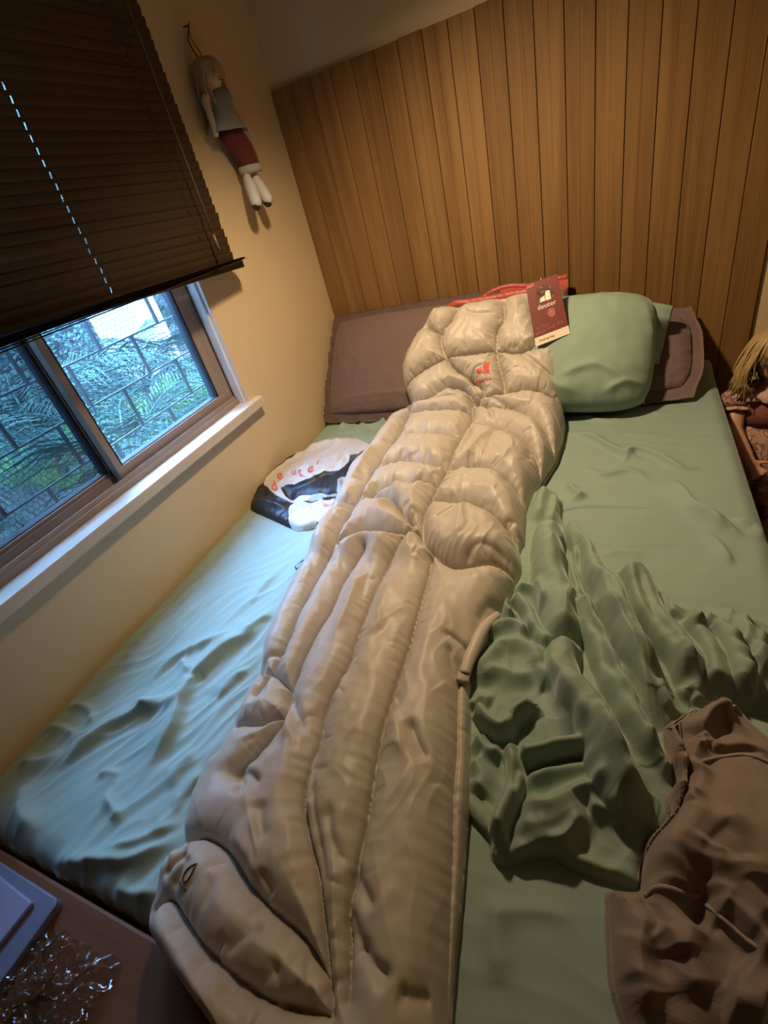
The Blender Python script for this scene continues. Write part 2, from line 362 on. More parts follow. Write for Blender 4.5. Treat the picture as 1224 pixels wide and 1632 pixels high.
# ---------------------------------------------------------------- window
win = tag(empty('window_1', (0, -1.28, WZ0)), kind='structure')
def wbox(name, lo, hi, mat, bev=0.002, parent=None, seg=1):
    o = box(name, lo, hi, M[mat], None, bev, seg)
    if parent is None: adopt(o, win)
    else: o.parent = parent
    return o
wbox('sill', (-0.055, -1.93, Z(0.257)), (0.030, -0.702, Z(0.290)), 'marble', 0.004, seg=2)
wbox('reveal', (-0.055, -0.7515, Z(0.285)), (-0.0005, -0.7485, WZ1), 'reveal', 0)
wbox('reveal', (-0.055, -1.8115, Z(0.285)), (-0.0005, -1.8085, WZ1), 'reveal', 0)
wbox('casing_strip', (-0.045, -0.762, Z(0.29)), (-0.012, -0.7515, WZ1), 'reveal', 0.004, seg=2)
wbox('frame_jamb', (-0.125, -0.788, Z(0.27)), (-0.052, -0.7515, WZ1), 'alu')
wbox('frame_jamb', (-0.125, -1.8085, Z(0.27)), (-0.052, -1.772, WZ1), 'alu')
wbox('frame_head', (-0.125, -1.8085, Z(1.38)), (-0.052, -0.7515, WZ1), 'alu')
wbox('frame_bottom', (-0.125, -1.8085, Z(0.262)), (-0.034, -0.7515, Z(0.309)), 'alu')
wbox('track_rail', (-0.0800, -1.79, Z(0.309)), (-0.0775, -0.77, Z(0.330)), 'alu', 0)
wbox('track_rail', (-0.0400, -1.79, Z(0.309)), (-0.0375, -0.77, Z(0.322)), 'alu', 0)
def sash(x0, x1, y0, y1, zb, zt, stl, str_, rail, frame_mats, glass):
    xm = 0.5 * (x0 + x1)
    s = wbox('sash', (x0, y0, zb), (x1, y1, zb + rail), frame_mats[0])
    def part(nm, lo, hi, mt, bev=0.0015):
        o = box(nm, lo, hi, M[mt], None, bev, 1); o.parent = s; return o
    part('stile', (x0, y0, zb + rail), (x1, y0 + stl, zt), frame_mats[1])
    part('stile', (x0, y1 - str_, zb + rail), (x1, y1, zt), frame_mats[2])
    part('top_rail', (x0, y0 + stl, zt - 0.035), (x1, y1 - str_, zt), frame_mats[0])
    g = 0.008
    for lo, hi in (((xm - .018, y1 - str_ - g, zb + rail), (x1 + .0004, y1 - str_, zt - .035)), ((xm - .005, y0 + stl, zb + rail), (x1 + .0004, y0 + stl + g * .4, zt - .035)), ((xm - .018, y0 + stl, zb + rail), (x1 - .004, y1 - str_, zb + rail + g * .3))):
        part('gasket', lo, hi, 'gasket', 0)
    p = part('pane', (xm - 0.002, y0 + stl - .004, zb + rail - .004), (xm + 0.002, y1 - str_ + .004, zt - .03), glass, 0)
sash(-0.076, -0.050, -1.293, -0.789, Z(0.310), Z(1.38), 0.022, 0.036, 0.038, ('alu', 'alu', 'alu'), 'glass_r')
sash(-0.110, -0.084, -1.770, -1.275, Z(0.310), Z(1.38), 0.036, 0.020, 0.030, ('alu', 'alu', 'alu_lit'), 'glass_l')
wbox('gap_shade_strip', (-0.0835, -1.292, Z(0.31)), (-0.0765, -1.276, Z(1.37)), 'gasket', 0)  # black strip standing in for the shaded gap between the sashes
# security grille outside: level rods, staggered uprights, hexagonal netting
gr = tag(empty('security_grille', (-0.15, -1.3, Z(0.25))), 'grey-green steel security grille with wire netting outside the window', 'grille')
GX = -0.15
for k in range(11):
    z = Z(0.257 + 0.1185 * k); o = tube('rod', [(GX, -1.98, z), (GX, -0.58, z)], 0.0032, M['steel'], None, 6); adopt(o, gr)
    for j in range(7):
        y = -0.838 - 0.117 * ((k + 1) % 2) - 0.2345 * (j - 1)
        o = box('upright', (GX - 0.004, y - 0.0042, z), (GX + 0.004, y + 0.0042, z + 0.1185), M['steel'], None); adopt(o, gr)
a = Acc(); R = 0.0098; hx = R * math.sqrt(3)
def wire(p, q, r=0.00065):
    p = np.array(p); q = np.array(q); d = q - p; d /= np.linalg.norm(d); u = np.array([-d[1], d[0]]); x = GX - 0.006
    a.add([(x, *(p + u * r)), (x, *(p - u * r)), (x - 0.0011, *p), (x, *(q + u * r)), (x, *(q - u * r)), (x - 0.0011, *q)], [(0, 1, 4, 3), (1, 2, 5, 4), (2, 0, 3, 5)])
for r_ in range(int(0.60 / (1.5 * R))):
    for c in range(int(1.32 / hx)):
        cx = -1.92 + hx * (c + 0.5 * (r_ % 2)); cz = Z(0.22) + 1.5 * R * r_
        cx += 0.002 * math.sin(cz * 40 + cx * 13); P = [np.array([cx + R * math.sin(math.radians(60 * k)), cz + R * math.cos(math.radians(60 * k))]) for k in range(6)]
        wire(P[0], P[1]); wire(P[1], P[2]); wire(P[2], P[3])
o = a.make('wire_netting', M['wire']); o['kind'] = 'stuff'; adopt(o, gr)

# ---------------------------------------------------------------- garden seen through the panes
def leaf_mat(name, c1, c2, rough=0.45):
    m, nt, b = new_mat(name); b.inputs['Roughness'].default_value = 0.7; b.inputs['Specular IOR Level'].default_value = 0.08
    tc = nd(nt, 'ShaderNodeTexCoord'); n = nd(nt, 'ShaderNodeTexNoise', Scale=6.0, Detail=3.0); lk(nt, tc.outputs['Object'], n.inputs['Vector'])
    r = nd(nt, 'ShaderNodeValToRGB'); r.color_ramp.elements[0].position = 0.35; r.color_ramp.elements[1].position = 0.65
    r.color_ramp.elements[0].color = (*c1, 1); r.color_ramp.elements[1].color = (*c2, 1); lk(nt, n.outputs['Fac'], r.inputs[0]); lk(nt, r.outputs[0], b.inputs['Base Color'])
    return m
M['frond'] = leaf_mat('palm_leaf_green', (0.005, 0.015, 0.010), (0.020, 0.042, 0.030))
M['frond_y'] = leaf_mat('fresh_leaf_green', (0.03, 0.085, 0.010), (0.06, 0.14, 0.02))
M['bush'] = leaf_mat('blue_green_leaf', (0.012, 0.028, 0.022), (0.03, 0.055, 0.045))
M['soil'] = plain('garden_soil', (0.012, 0.011, 0.009), 0.9, var=0.3, scale=3)
M['lawn'] = leaf_mat('lawn_green', (0.02, 0.055, 0.009), (0.035, 0.08, 0.016), 0.7)
M['garden_wall'] = plain('whitewashed_garden_wall', (0.20, 0.19, 0.19), 0.8, var=0.1, scale=2, bump=0.3, bscale=20)
M['eave'] = plain('eave_boards', (0.10, 0.07, 0.05), 0.8)
GZ = -0.25
gnd = box('ground', (-14, -9, GZ - 0.1), (-0.14, 13, GZ), M['soil']); struct(gnd)
def frond(L=1.0, n=26, lw=0.018, ll=0.30, droop=0.55, sag=0.35):
    V = []; F = []
    def q(p): F.append(p)
    ax = lambda t: np.array([L * t * math.cos(droop * t), 0.0, L * t * math.sin(0.75 - droop * 1.6 * t)])
    rv, rf = tube_vf([ax(t) for t in np.linspace(0, 1, 8)], np.linspace(0.010, 0.003, 8), 4); V = list(rv); F = list(rf)
    for i in range(n):
        t = 0.12 + 0.88 * i / n; p = ax(t); l = ll * (0.35 + math.sin(math.pi * min(1, t * 1.02)) * 0.8)
        for s in (-1, 1):
            d = np.array([0.55, s * 0.85, 0.1 - sag * random.random()]); d /= np.linalg.norm(d); w = np.array([0.8, -s * 0.5, 0]) * lw
            b = len(V); mid = p + d * l * 0.55 + np.array([0, 0, 0.012]); tip = p + d * l + np.array([0, 0, -0.05 * l / 0.3])
            V += [p, mid + w * 0.5, mid - w * 0.5, mid + np.array([0, 0, -0.006]), tip]; F += [(b, b + 1, b + 3), (b, b + 3, b + 2), (b + 1, b + 4, b + 3), (b + 3, b + 4, b + 2)]
    return np.array(V), F
fr_mesh = [mesh_np('frond', *frond(L=1.0, ll=0.28 + 0.1 * k, droop=0.45 + 0.2 * k), M['frond']) for k in range(2)]
fr_meshy = mesh_np('frond', *frond(L=0.9, n=18, lw=0.05, ll=0.34, droop=0.6), M['frond_y'])
protos = [o.data for o in fr_mesh] + [fr_meshy.data]
for o in fr_mesh + [fr_meshy]: bpy.data.objects.remove(o)
def palm(loc, h, nf, kind, sc, label, seed):
    r = random.Random(seed); t = tag(empty('palm_plant', (loc[0], loc[1], GZ)), label, 'plant', 'palms in the garden behind the window')
    o = tube('trunk', [(0, 0, 0), (0.02, 0.02, h * 0.5), (0.0, 0.03, h)], [0.05, 0.04, 0.035], M['soil'], t, 7)
    for k in range(nf):
        o = bpy.data.objects.new('frond', protos[kind if kind == 2 else r.randint(0, 1)]); COL.objects.link(o); o.parent = t
        o.location = (0, 0.02, h); s = sc * r.uniform(0.75, 1.15); o.scale = (s, s, s)
        o.rotation_euler = (r.uniform(-0.2, 0.2), r.uniform(-0.5, 0.55), 2 * math.pi * k / nf + r.uniform(-0.3, 0.3))
for i, (x, y, h, nf, kd, sc, lb) in enumerate([
        (-1.9, -0.05, 0.35, 12, 0, 1.15, 'dark palm with drooping fronds close behind the left pane'),
        (-2.3, 1.5, 0.25, 12, 1, 1.2, 'feathery palm behind the right pane, nearest its right end'),
        (-3.6, 1.7, 0.3, 13, 0, 1.4, 'feathery palm farther back behind the middle of the right pane'),
        (-3.4, 0.3, 0.5, 13, 1, 1.5, 'tall dark palm behind the left pane beyond the drooping one'),
        (-6.0, 4.6, 0.3, 12, 0, 1.5, 'far palm behind the upper right corner of the window'),
        (-5.4, 2.0, 0.3, 12, 1, 1.0, 'far palm seen beside the white shed'),
        (-1.75, 0.62, 0.05, 9, 2, 0.75, 'bright fresh green broad-leaved plant low behind the window')]):
    palm((x, y), h, nf, kd, sc, lb, 100 + i)
lw = box('lawn', (-5.5, 0.2, GZ), (-1.9, 3.6, GZ + 0.012), M['lawn']); tag(lw, 'bright green lawn strip low behind the window', 'lawn')
a = Acc(); r = random.Random(5)
for k in range(2600):
    x = r.uniform(-4.2, -1.5); y = 0.1 + r.random() * 1.9; hh = r.uniform(0.08, 0.22); an = r.random() * 6.28; dx, dy = 0.05 * math.cos(an), 0.05 * math.sin(an)
    a.add([(x - 0.006, y, GZ), (x + 0.006, y, GZ), (x + dx * .5 + .004, y + dy * .5, GZ + hh * .6), (x + dx, y + dy, GZ + hh)], [(0, 1, 2), (0, 2, 3)])
o = a.make('grass_blades', M['frond_y']); tag(o, 'long fresh grass low behind the window', 'grass', kind='stuff')
def bush(loc, rx, ry, rz, n, label, seed):
    r = random.Random(seed); a = Acc()
    for k in range(n):
        th = r.random() * 6.28; ph = math.acos(r.uniform(-0.2, 1)); q = r.uniform(0.75, 1.05)
        c = np.array([rx * q * math.sin(ph) * math.cos(th), ry * q * math.sin(ph) * math.sin(th), rz * q * math.cos(ph) + rz * 0.25])
        d = np.array([r.gauss(0, 1), r.gauss(0, 1), r.gauss(0, .7)]); d /= np.linalg.norm(d); e = np.cross(d, [0.3, 0.2, 0.9]); e /= np.linalg.norm(e); l = r.uniform(.06, .11)
        a.add([c, c + d * l * .5 + e * l * .22, c + d * l, c + d * l * .5 - e * l * .22], [(0, 1, 2), (0, 2, 3)])
    b = tag(empty('bush', (loc[0], loc[1], GZ)), label, 'bush', 'bushes in the garden behind the window')
    f = a.make('foliage', M['bush'], b); f['kind'] = 'stuff'
    tube('stem', [(0, 0, 0), (0.02, 0, rz * 0.6)], [0.03, 0.02], M['soil'], b, 6)
for i, (x, y, rx, rz, lb) in enumerate([(-6.6, 0.9, 1.0, 1.2, 'leafy bush at the back behind the left pane'), (-6.7, 2.9, 0.9, 1.0, 'leafy bush left of the white shed patch'),
        (-6.4, 5.3, 1.0, 1.1, 'leafy bush right of the white shed patch'), (-4.2, -1.2, 0.8, 1.1, 'leafy bush behind the far left of the left pane'), (-5.9, -0.6, 1.1, 1.4, 'broad bush at the back between the palms')]):
    bush((x, y), rx, rx, rz, 2400, lb, 50 + i)
def tree_mass(name, c, r3, label, cat, group, seed, n=2600, leaf=(.10, .2)):
    """dense crown: a dark leafy core with single leaves standing off it"""
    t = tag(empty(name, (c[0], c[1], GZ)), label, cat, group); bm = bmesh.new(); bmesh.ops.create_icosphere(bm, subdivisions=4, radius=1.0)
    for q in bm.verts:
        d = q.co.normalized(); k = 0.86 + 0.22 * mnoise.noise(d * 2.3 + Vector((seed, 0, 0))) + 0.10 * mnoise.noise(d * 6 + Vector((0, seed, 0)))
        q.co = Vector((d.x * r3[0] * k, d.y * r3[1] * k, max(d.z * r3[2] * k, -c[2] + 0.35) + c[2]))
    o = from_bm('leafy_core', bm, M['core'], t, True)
    r = random.Random(seed); a = Acc()
    for k in range(n):
        d = Vector((r.gauss(0, 1), r.gauss(0, 1), r.gauss(0, 1))).normalized(); kk = 0.90 + 0.22 * mnoise.noise(d * 2.3 + Vector((seed, 0, 0))) + 0.10 * mnoise.noise(d * 6 + Vector((0, seed, 0)))
        p = np.array([d.x * r3[0] * kk, d.y * r3[1] * kk, d.z * r3[2] * kk + c[2]])
        if p[2] < 0.2: continue
        v = np.array([r.gauss(0, 1), r.gauss(0, 1), r.gauss(0, .7)]); v /= np.linalg.norm(v); e = np.cross(v, [.3, .2, .9]); e /= np.linalg.norm(e); l = r.uniform(*leaf)
        a.add([p, p + v * l * .5 + e * l * .25, p + v * l, p + v * l * .5 - e * l * .25], [(0, 1, 2), (0, 2, 3)])
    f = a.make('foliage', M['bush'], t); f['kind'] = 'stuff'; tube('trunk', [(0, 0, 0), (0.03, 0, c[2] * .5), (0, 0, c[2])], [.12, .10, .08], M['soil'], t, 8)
M['block_dark'] = plain('dark_house_block', (0.035, 0.028, 0.024), 0.9, var=0.2, scale=3)
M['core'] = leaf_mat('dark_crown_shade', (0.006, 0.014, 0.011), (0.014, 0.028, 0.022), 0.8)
TL = ['far left', 'left of the middle', 'left of the white shed', 'right of the white shed', 'far right']
for i, (x, y, cz, rx, ry, rz) in enumerate([(-7.6, -4.0, 3.2, 1.3, 2.1, 3.5), (-8.2, 0.2, 3.4, 1.3, 2.05, 3.7), (-8.8, 4.3, 3.4, 1.3, 2.0, 3.8), (-8.5, 8.4, 3.5, 1.3, 2.05, 3.8), (-8.2, 12.4, 3.2, 1.3, 1.9, 3.5)]):
    tree_mass('sky_block_tree', (x, y, cz), (rx, ry, rz), 'dark tree added at the garden end to block low sky, ' + TL[i], 'tree', 'added trees blocking the low sky', 60 + i)  # added; crowns made tall to keep low sky light out of the room
sh = tag(empty('garden_shed', (-5.0, 3.35, GZ)), 'small whitewashed shed, the bright patch behind the wire netting', 'shed')
for nm, lo, hi, mt in (('wall_block', (-5.5, 2.92, GZ), (-4.6, 3.34, MT + 0.36), 'garden_wall'), ('roof_slab', (-5.56, 2.86, MT + 0.36), (-4.54, 3.40, MT + 0.40), 'eave'), ('door', (-4.6, 3.0, GZ), (-4.585, 3.26, GZ + 0.55), 'eave')):
    o = box(nm, lo, hi, M[mt], None, 0.01); adopt(o, sh)
nh = tag(empty('sky_block_house', (-10.6, 4.0, GZ)), 'dark house block added behind the garden trees to close sky gaps', 'house')  # added, tall and dark, to shut out sky between the crowns
for nm, lo, hi, mt in (('wall_block', (-10.9, -6.0, GZ), (-10.4, 16.0, 9.6), 'block_dark'), ('roof_slab', (-11.0, -6.2, 9.6), (-10.25, 16.2, 9.8), 'eave')):
    o = box(nm, lo, hi, M[mt], None, 0.01); adopt(o, nh)
tree_mass('side_block_tree', (-3.3, 6.6, 3.4), (1.9, 1.9, 3.8), 'unseen tall tree added beyond the right end of the window to block grazing daylight', 'tree', None, 88, 2200)  # out of view; added to stop daylight slanting in along the wall
tree_mass('pane_block_shrub', (-0.82, -2.05, 1.6), (0.56, 0.74, 1.9), 'tall dark shrub added outside the left end of the window to block its sky', 'shrub', None, 77, 3000, (.05, .09))  # added to keep sky light off the foot of the bed
# ---------------------------------------------------------------- venetian blind
BL0, BL1 = -1.98, -0.603; BXc = 0.045; PT_S = 0.0222; TOP = Z(1.62)
blind = tag(empty('venetian_blind', (BXc, -1.28, TOP)), 'dark brown slatted venetian blind half lowered over the window', 'blind')
SKEW = (0.731 - 0.690) / (-1.41 + 0.60)      # the blind hangs a little higher at its left end
hb = box('head_rail', (0.012, BL0, TOP), (0.075, BL1, TOP + 0.045), M['rail'], None, 0.003); adopt(hb, blind)
CORDS = [-1.487, -1.106, -0.727]
# one slat: shallow curved strip, closed; slots where the cords pass
ys = sorted([BL0, BL1] + [c + d for c in CORDS for d in (-0.0019, 0.0019)]); ts = [-0.5, -0.26, 0.0, 0.26, 0.5]; wS = 0.025
V = []; F = []
for sgn in (0, 1):
    for y in ys:
        for t in ts:
            z = t * wS * 0.93; x = t * wS * 0.20 + 0.0013 * (1 - (2 * t) ** 2) - 0.0006 * sgn
            V.append((x, y, z))
nt_ = len(ts); ny = len(ys)
hole = lambda i, j: (i % 2 == 1) and j in (1, 2)
for sgn in (0, 1):
    for i in range(ny - 1):
        for j in range(nt_ - 1):
            if hole(i, j): continue
            b = sgn * ny * nt_ + i * nt_ + j; q = (b, b + 1, b + nt_ + 1, b + nt_); F.append(q if sgn == 0 else q[::-1])
nslat = int((TOP - Z(0.735)) / PT_S); sm = None
for k in range(nslat + 1):
    z = Z(0.727) + PT_S * k
    if z > TOP - 0.01: break
    if sm is None:
        o = mesh_np('slat', V, F, M['blind'], None, True); sm = o.data
    else: o = bpy.data.objects.new('slat', sm); COL.objects.link(o)
    zc = z + 0.0; o.location = (0, 0, zc); r = random.Random(k)
    o.parent = blind; o.matrix_parent_inverse = Matrix.Identity(4)
    f = max(0.0, 1 - (z - Z(0.727)) / 1.2)
    o.rotation_euler = (-math.atan(-SKEW) * f * 0.0 + math.atan(SKEW) * f, r.uniform(-0.03, 0.03), r.uniform(-0.0012, 0.0012))
    o.location = (r.uniform(-.001, .001), 1.28 - 0.60 , z - TOP); 
    # pivot about the right end so that the lower slats rise towards the left
    o.location = Vector((r.uniform(-.001, .001), BL1 + 1.28, z - TOP)) - Matrix.Rotation(math.atan(SKEW) * f, 3, 'X') @ Vector((0, BL1, 0)) + Vector((0, r.uniform(-.0015, .0015), 0))
# slats gathered on the bottom rail, fanned at their ends
for k in range(6):
    o = bpy.data.objects.new('slat', sm); COL.objects.link(o); o.parent = blind
    o.rotation_euler = (math.atan(SKEW), 0.75 + 0.12 * k, 0.002 * (k % 2))
    zz = Z(0.718) + 0.0036 * k
    o.location = Vector((0.004 * (k % 3), BL1 + 1.28 + 0.004 * (k % 2), zz - TOP)) - Matrix.Rotation(math.atan(SKEW), 3, 'X') @ Vector((0, BL1, 0))
Rb = Matrix.Rotation(math.atan(SKEW), 4, 'X')
def blow(o):                                 # hang a bottom piece with the blind's tilt about its right end
    o.parent = blind; o.matrix_parent_inverse = Matrix.Identity(4); o.rotation_euler = (math.atan(SKEW), 0, 0)
    o.location = (0, BL1 + 1.28, Z(0.70) - TOP)
br = from_bm('bottom_rail', box_bm((-0.013, BL0 - BL1, -0.012), (0.015, 0.012, 0.016), 0.005, 3), M['rail']); blow(br)
ec = from_bm('end_cap', box_bm((-0.0135, 0.0165, -0.0125), (0.0155, 0.022, 0.0105), 0.003, 2), M['gasket']); blow(ec)
for c in CORDS:
    for dx in (-0.010, 0.014):
        o = tube('ladder_cord', [(dx, c + 1.28 + 0.004, -0.0), (dx, c + 1.28 + 0.004, Z(0.72) - TOP)], 0.0006, M['cord'], blind, 5)
    o = from_bm('cord_clip', box_bm((0.013, c - BL1 - 0.012, -0.010), (0.018, c - BL1 + 0.012, 0.012), 0.002, 1), M['gasket']); blow(o)
tube('tilt_wand', [(0.034, -0.683 + 1.28, -0.02), (0.034, -0.690 + 1.28, Z(1.2) - TOP), (0.034, -0.697 + 1.28, Z(0.80) - TOP)], [0.0028, 0.0028, 0.0028], M['wand'], blind, 6)
tube('wand_grip', [(0.034, -0.697 + 1.28, Z(0.80) - TOP), (0.034, -0.698 + 1.28, Z(0.755) - TOP)], [0.0045, 0.005], M['wand'], blind, 8)

# ---------------------------------------------------------------- bed
bed = tag(empty('bed_base', (0.75, -1.0, 0)), 'dark wooden bed base under the green-sheeted mattress', 'bed')
o = box('base_box', (0.03, -1.99, 0.06), (1.47, -0.04, MT - 0.235), M['bedwood'], None, 0.008); adopt(o, bed)
for x, y in ((0.1, -1.9), (1.4, -1.9), (0.1, -0.12), (1.4, -0.12)):
    o = box('leg', (x - 0.035, y - 0.035, 0.0), (x + 0.035, y + 0.035, 0.06), M['bedwood'], None, 0.004); adopt(o, bed)
mt_ = box('mattress', (0.022, -2.003, MT - 0.23), (1.484, -0.028, MT - 0.022), M['mattress'], None, 0.05, 4, True)
tag(mt_, 'thick mattress under the green sheet on the bed base', 'mattress')
# fitted sheet: rolls over the mattress edges, wrinkles pulled from the photograph's folds
def roll(t, lo, hi, r, drop):
    """coordinate along the sheet -> (position, fall below the top)"""
    pos = np.clip(t, lo + r, hi - r); e = np.where(t > hi - r, t - (hi - r), np.where(t < lo + r, (lo + r) - t, 0.0)); sg = np.where(t > hi - r, 1.0, -1.0)
    arc = r * math.pi / 2; th = np.clip(e, 0, arc) / r
    return pos + sg * r * np.sin(th), r * (1 - np.cos(th)) + np.maximum(e - arc, 0)
nx, ny = 520, 700
tx = np.linspace(-0.10, 1.60, nx); ty = np.linspace(-2.14, 0.02, ny)
TX, TY = np.meshgrid(tx, ty)
PX, DX = roll(TX, 0.006, 1.500, 0.045, 0.2); PY, DY = roll(TY, -2.030, -0.010, 0.05, 0.2)
fs = Field(PX.ravel(), PY.ravel())
SG = 1.5
def sf(pl, amp, wl, wr, **k): fs.fold(bed2(pl), amp * SG, wl * 0.9, wr * 0.85, **k)
# left, daylit half (travel from head to foot: left of travel is the bag side)
sf([(430, 985), (408, 1009), (368, 1033), (315, 1082), (294, 1119), (282, 1160), (245, 1213), (204, 1254)], 0.020, 0.013, 0.05)
sf([(285, 1110), (225, 1139), (176, 1164), (122, 1205), (78, 1229)], 0.018, 0.011, 0.045)
sf([(300, 1112), (275, 1125), (245, 1132), (220, 1119)], 0.010, 0.012, 0.02)
sf([(380, 1005), (335, 1029), (286, 1050), (253, 1078), (233, 1103)], 0.013, 0.012, 0.035)
sf([(290, 1052), (300, 1066), (308, 1080)], 0.008, 0.01, 0.015)
sf([(441, 980), (417, 992), (390, 1020)], 0.009, 0.010, 0.03)
sf([(102, 1123), (143, 1131), (151, 1164)], 0.008, 0.012, 0.012)
sf([(69, 1156), (106, 1164), (135, 1180)], 0.008, 0.010, 0.018)
sf([(30, 1215), (70, 1215), (110, 1195)], 0.010, 0.014, 0.02)
sf([(45, 1240), (38, 1290), (60, 1330)], 0.014, 0.02, 0.03)
sf([(180, 1255), (175, 1275), (190, 1300), (178, 1320)], 0.008, 0.008, 0.014)
sf([(155, 1235), (180, 1232), (190, 1238)], 0.006, 0.008, 0.012)
sf([(400, 1065), (368, 1085), (345, 1115)], 0.008, 0.01, 0.03)
sf([(320, 1195), (285, 1230), (275, 1262)], 0.007, 0.012, 0.02)
sf([(300, 1335), (249, 1356), (210, 1373), (155, 1373), (111, 1376), (50, 1371)], 0.014, 0.012, 0.018)
sf([(300, 1305), (240, 1335), (200, 1350), (160, 1352)], 0.010, 0.010, 0.016)
sf([(262, 1420), (215, 1425), (170, 1412)], 0.008, 0.012, 0.012)
sf([(300, 1270), (262, 1312), (240, 1330)], 0.006, 0.009, 0.02)
sf([(330, 1225), (300, 1262), (270, 1290)], 0.006, 0.008, 0.02)
sf([(460, 900), (420, 935), (385, 985)], 0.004, 0.01, 0.03)
sf([(330, 945), (295, 990), (275, 1035)], 0.004, 0.012, 0.03)
sf([(270, 985), (235, 1025), (205, 1075)], 0.004, 0.012, 0.03)
sf([(330, 1075), (318, 1082), (300, 1086)], -0.006, 0.012, 0.012)
# crumples by the pillow
for p in ([(560, 690), (590, 680), (640, 668)], [(550, 705), (585, 698), (625, 690)], [(530, 690), (560, 672), (600, 662)], [(600, 660), (615, 678), (625, 690)], [(575, 668), (585, 690), (600, 705)]):
    sf(p, 0.009, 0.010, 0.014)
SG = 1.7
# right, lamp-lit half
sf([(880, 822), (901, 813), (934, 807), (1000, 809), (1058, 813)], -0.004, 0.004, 0.012, taper=.2)
sf([(905, 690), (940, 698), (985, 722), (1030, 735)], 0.012, 0.018, 0.010)
sf([(990, 742), (1010, 720), (1045, 728), (1085, 748), (1120, 745)], 0.012, 0.016, 0.009)
sf([(930, 745), (960, 758), (1000, 752), (1040, 768)], 0.007, 0.018, 0.01)
sf([(1060, 765), (1078, 772), (1111, 813), (1152, 834), (1193, 863)], 0.013, 0.008, 0.03)
sf([(1090, 808), (1130, 828), (1160, 850)], 0.008, 0.010, 0.02)
sf([(1125, 850), (1144, 867), (1158, 885), (1169, 904)], 0.007, 0.007, 0.02)
sf([(1160, 828), (1190, 832), (1210, 838), (1224, 859)], 0.008, 0.007, 0.018)
sf([(900, 770), (915, 785), (925, 792), (905, 800)], 0.012, 0.012, 0.012)
sf([(950, 890), (990, 880), (1040, 884)], 0.003, 0.008, 0.02)
sf([(920, 660), (960, 672), (1010, 668)], 0.006, 0.010, 0.016)
for k in range(16):                          # soft parallel drag lines on the right half
    x = 0.95 + rng.random() * 0.5; y = -1.3 + rng.random() * 0.75; l = 0.12 + 0.2 * rng.random()
    fs.fold(np.array([[x - l / 2, y + 0.02 * rng.normal()], [x, y], [x + l / 2, y + 0.03 * rng.normal()]]), 0.0024, 0.006, 0.014)
# foot end right of the bag
sf([(800, 1420), (790, 1500), (800, 1580)], 0.006, 0.02, 0.02)
sf([(760, 1460), (850, 1452), (930, 1470)], 0.004, 0.014, 0.014)
# elastic corner standing up at the head on the lamp side
cp = on_z((1128, 578), 0.0)[:2]; fs.blob((cp[0] + .01, cp[1] + .01), 0.035, 0.03, 1.6, 0.05)
x_, y_ = fs.X, fs.Y
dirn = bed2([(380, 1005), (240, 1110)]); dv = dirn[1] - dirn[0]; dv /= np.linalg.norm(dv)
u_ = x_ * dv[0] + y_ * dv[1]; w_ = -x_ * dv[1] + y_ * dv[0]
left = sstep(0.9, 0.5, x_)
wp = perlin(x_ * 4, y_ * 4, 11) * 0.05
fs.H += left * 0.0055 * (ridged(u_ * 5 + wp * 8, (w_ + wp) * 26, 3) - 0.55) * (0.35 + 0.65 * sstep(-1.1, -1.7, y_))
fs.H += left * 0.0018 * perlin(u_ * 12 + wp * 10, w_ * 55, 4)
fs.H += (1 - left) * 0.0016 * (ridged(x_ * 6 + wp * 6, (y_ + wp) * 22, 5) - 0.5)
fs.H += 0.0028 * perlin(x_ * 3.1, y_ * 3.1, 9) + 0.0008 * perlin(x_ * 21, y_ * 21, 8)
H = fs.H.reshape(TX.shape)
fade = np.clip(1 - (DX + DY) / 0.05, 0.25, 1)
SZ = MT - np.maximum(DX, DY) - 0.35 * np.minimum(DX, DY) + H * fade
lower = sstep(0.05, 0.16, DY)                # puckers where it is tucked over the foot
PYs = PY - H * (DY > 0.03) * 0.8 - 0.010 * lower * perlin(PX * 9, PY * 0, 31)
V = np.stack([PX, PYs, SZ], -1).reshape(-1, 3)
sheet = mesh_np('fitted_sheet', V, grid_faces(ny, nx), M['sheet'])
tag(sheet, 'wrinkled sage green fitted sheet stretched over the mattress', 'bed sheet')
def sheet_z(X, Y):                           # height of the sheet surface (absolute) at plan positions
    i = np.clip(np.searchsorted(ty, Y) - 1, 0, ny - 2); j = np.clip(np.searchsorted(tx, X) - 1, 0, nx - 2)
    return SZ[i, j]

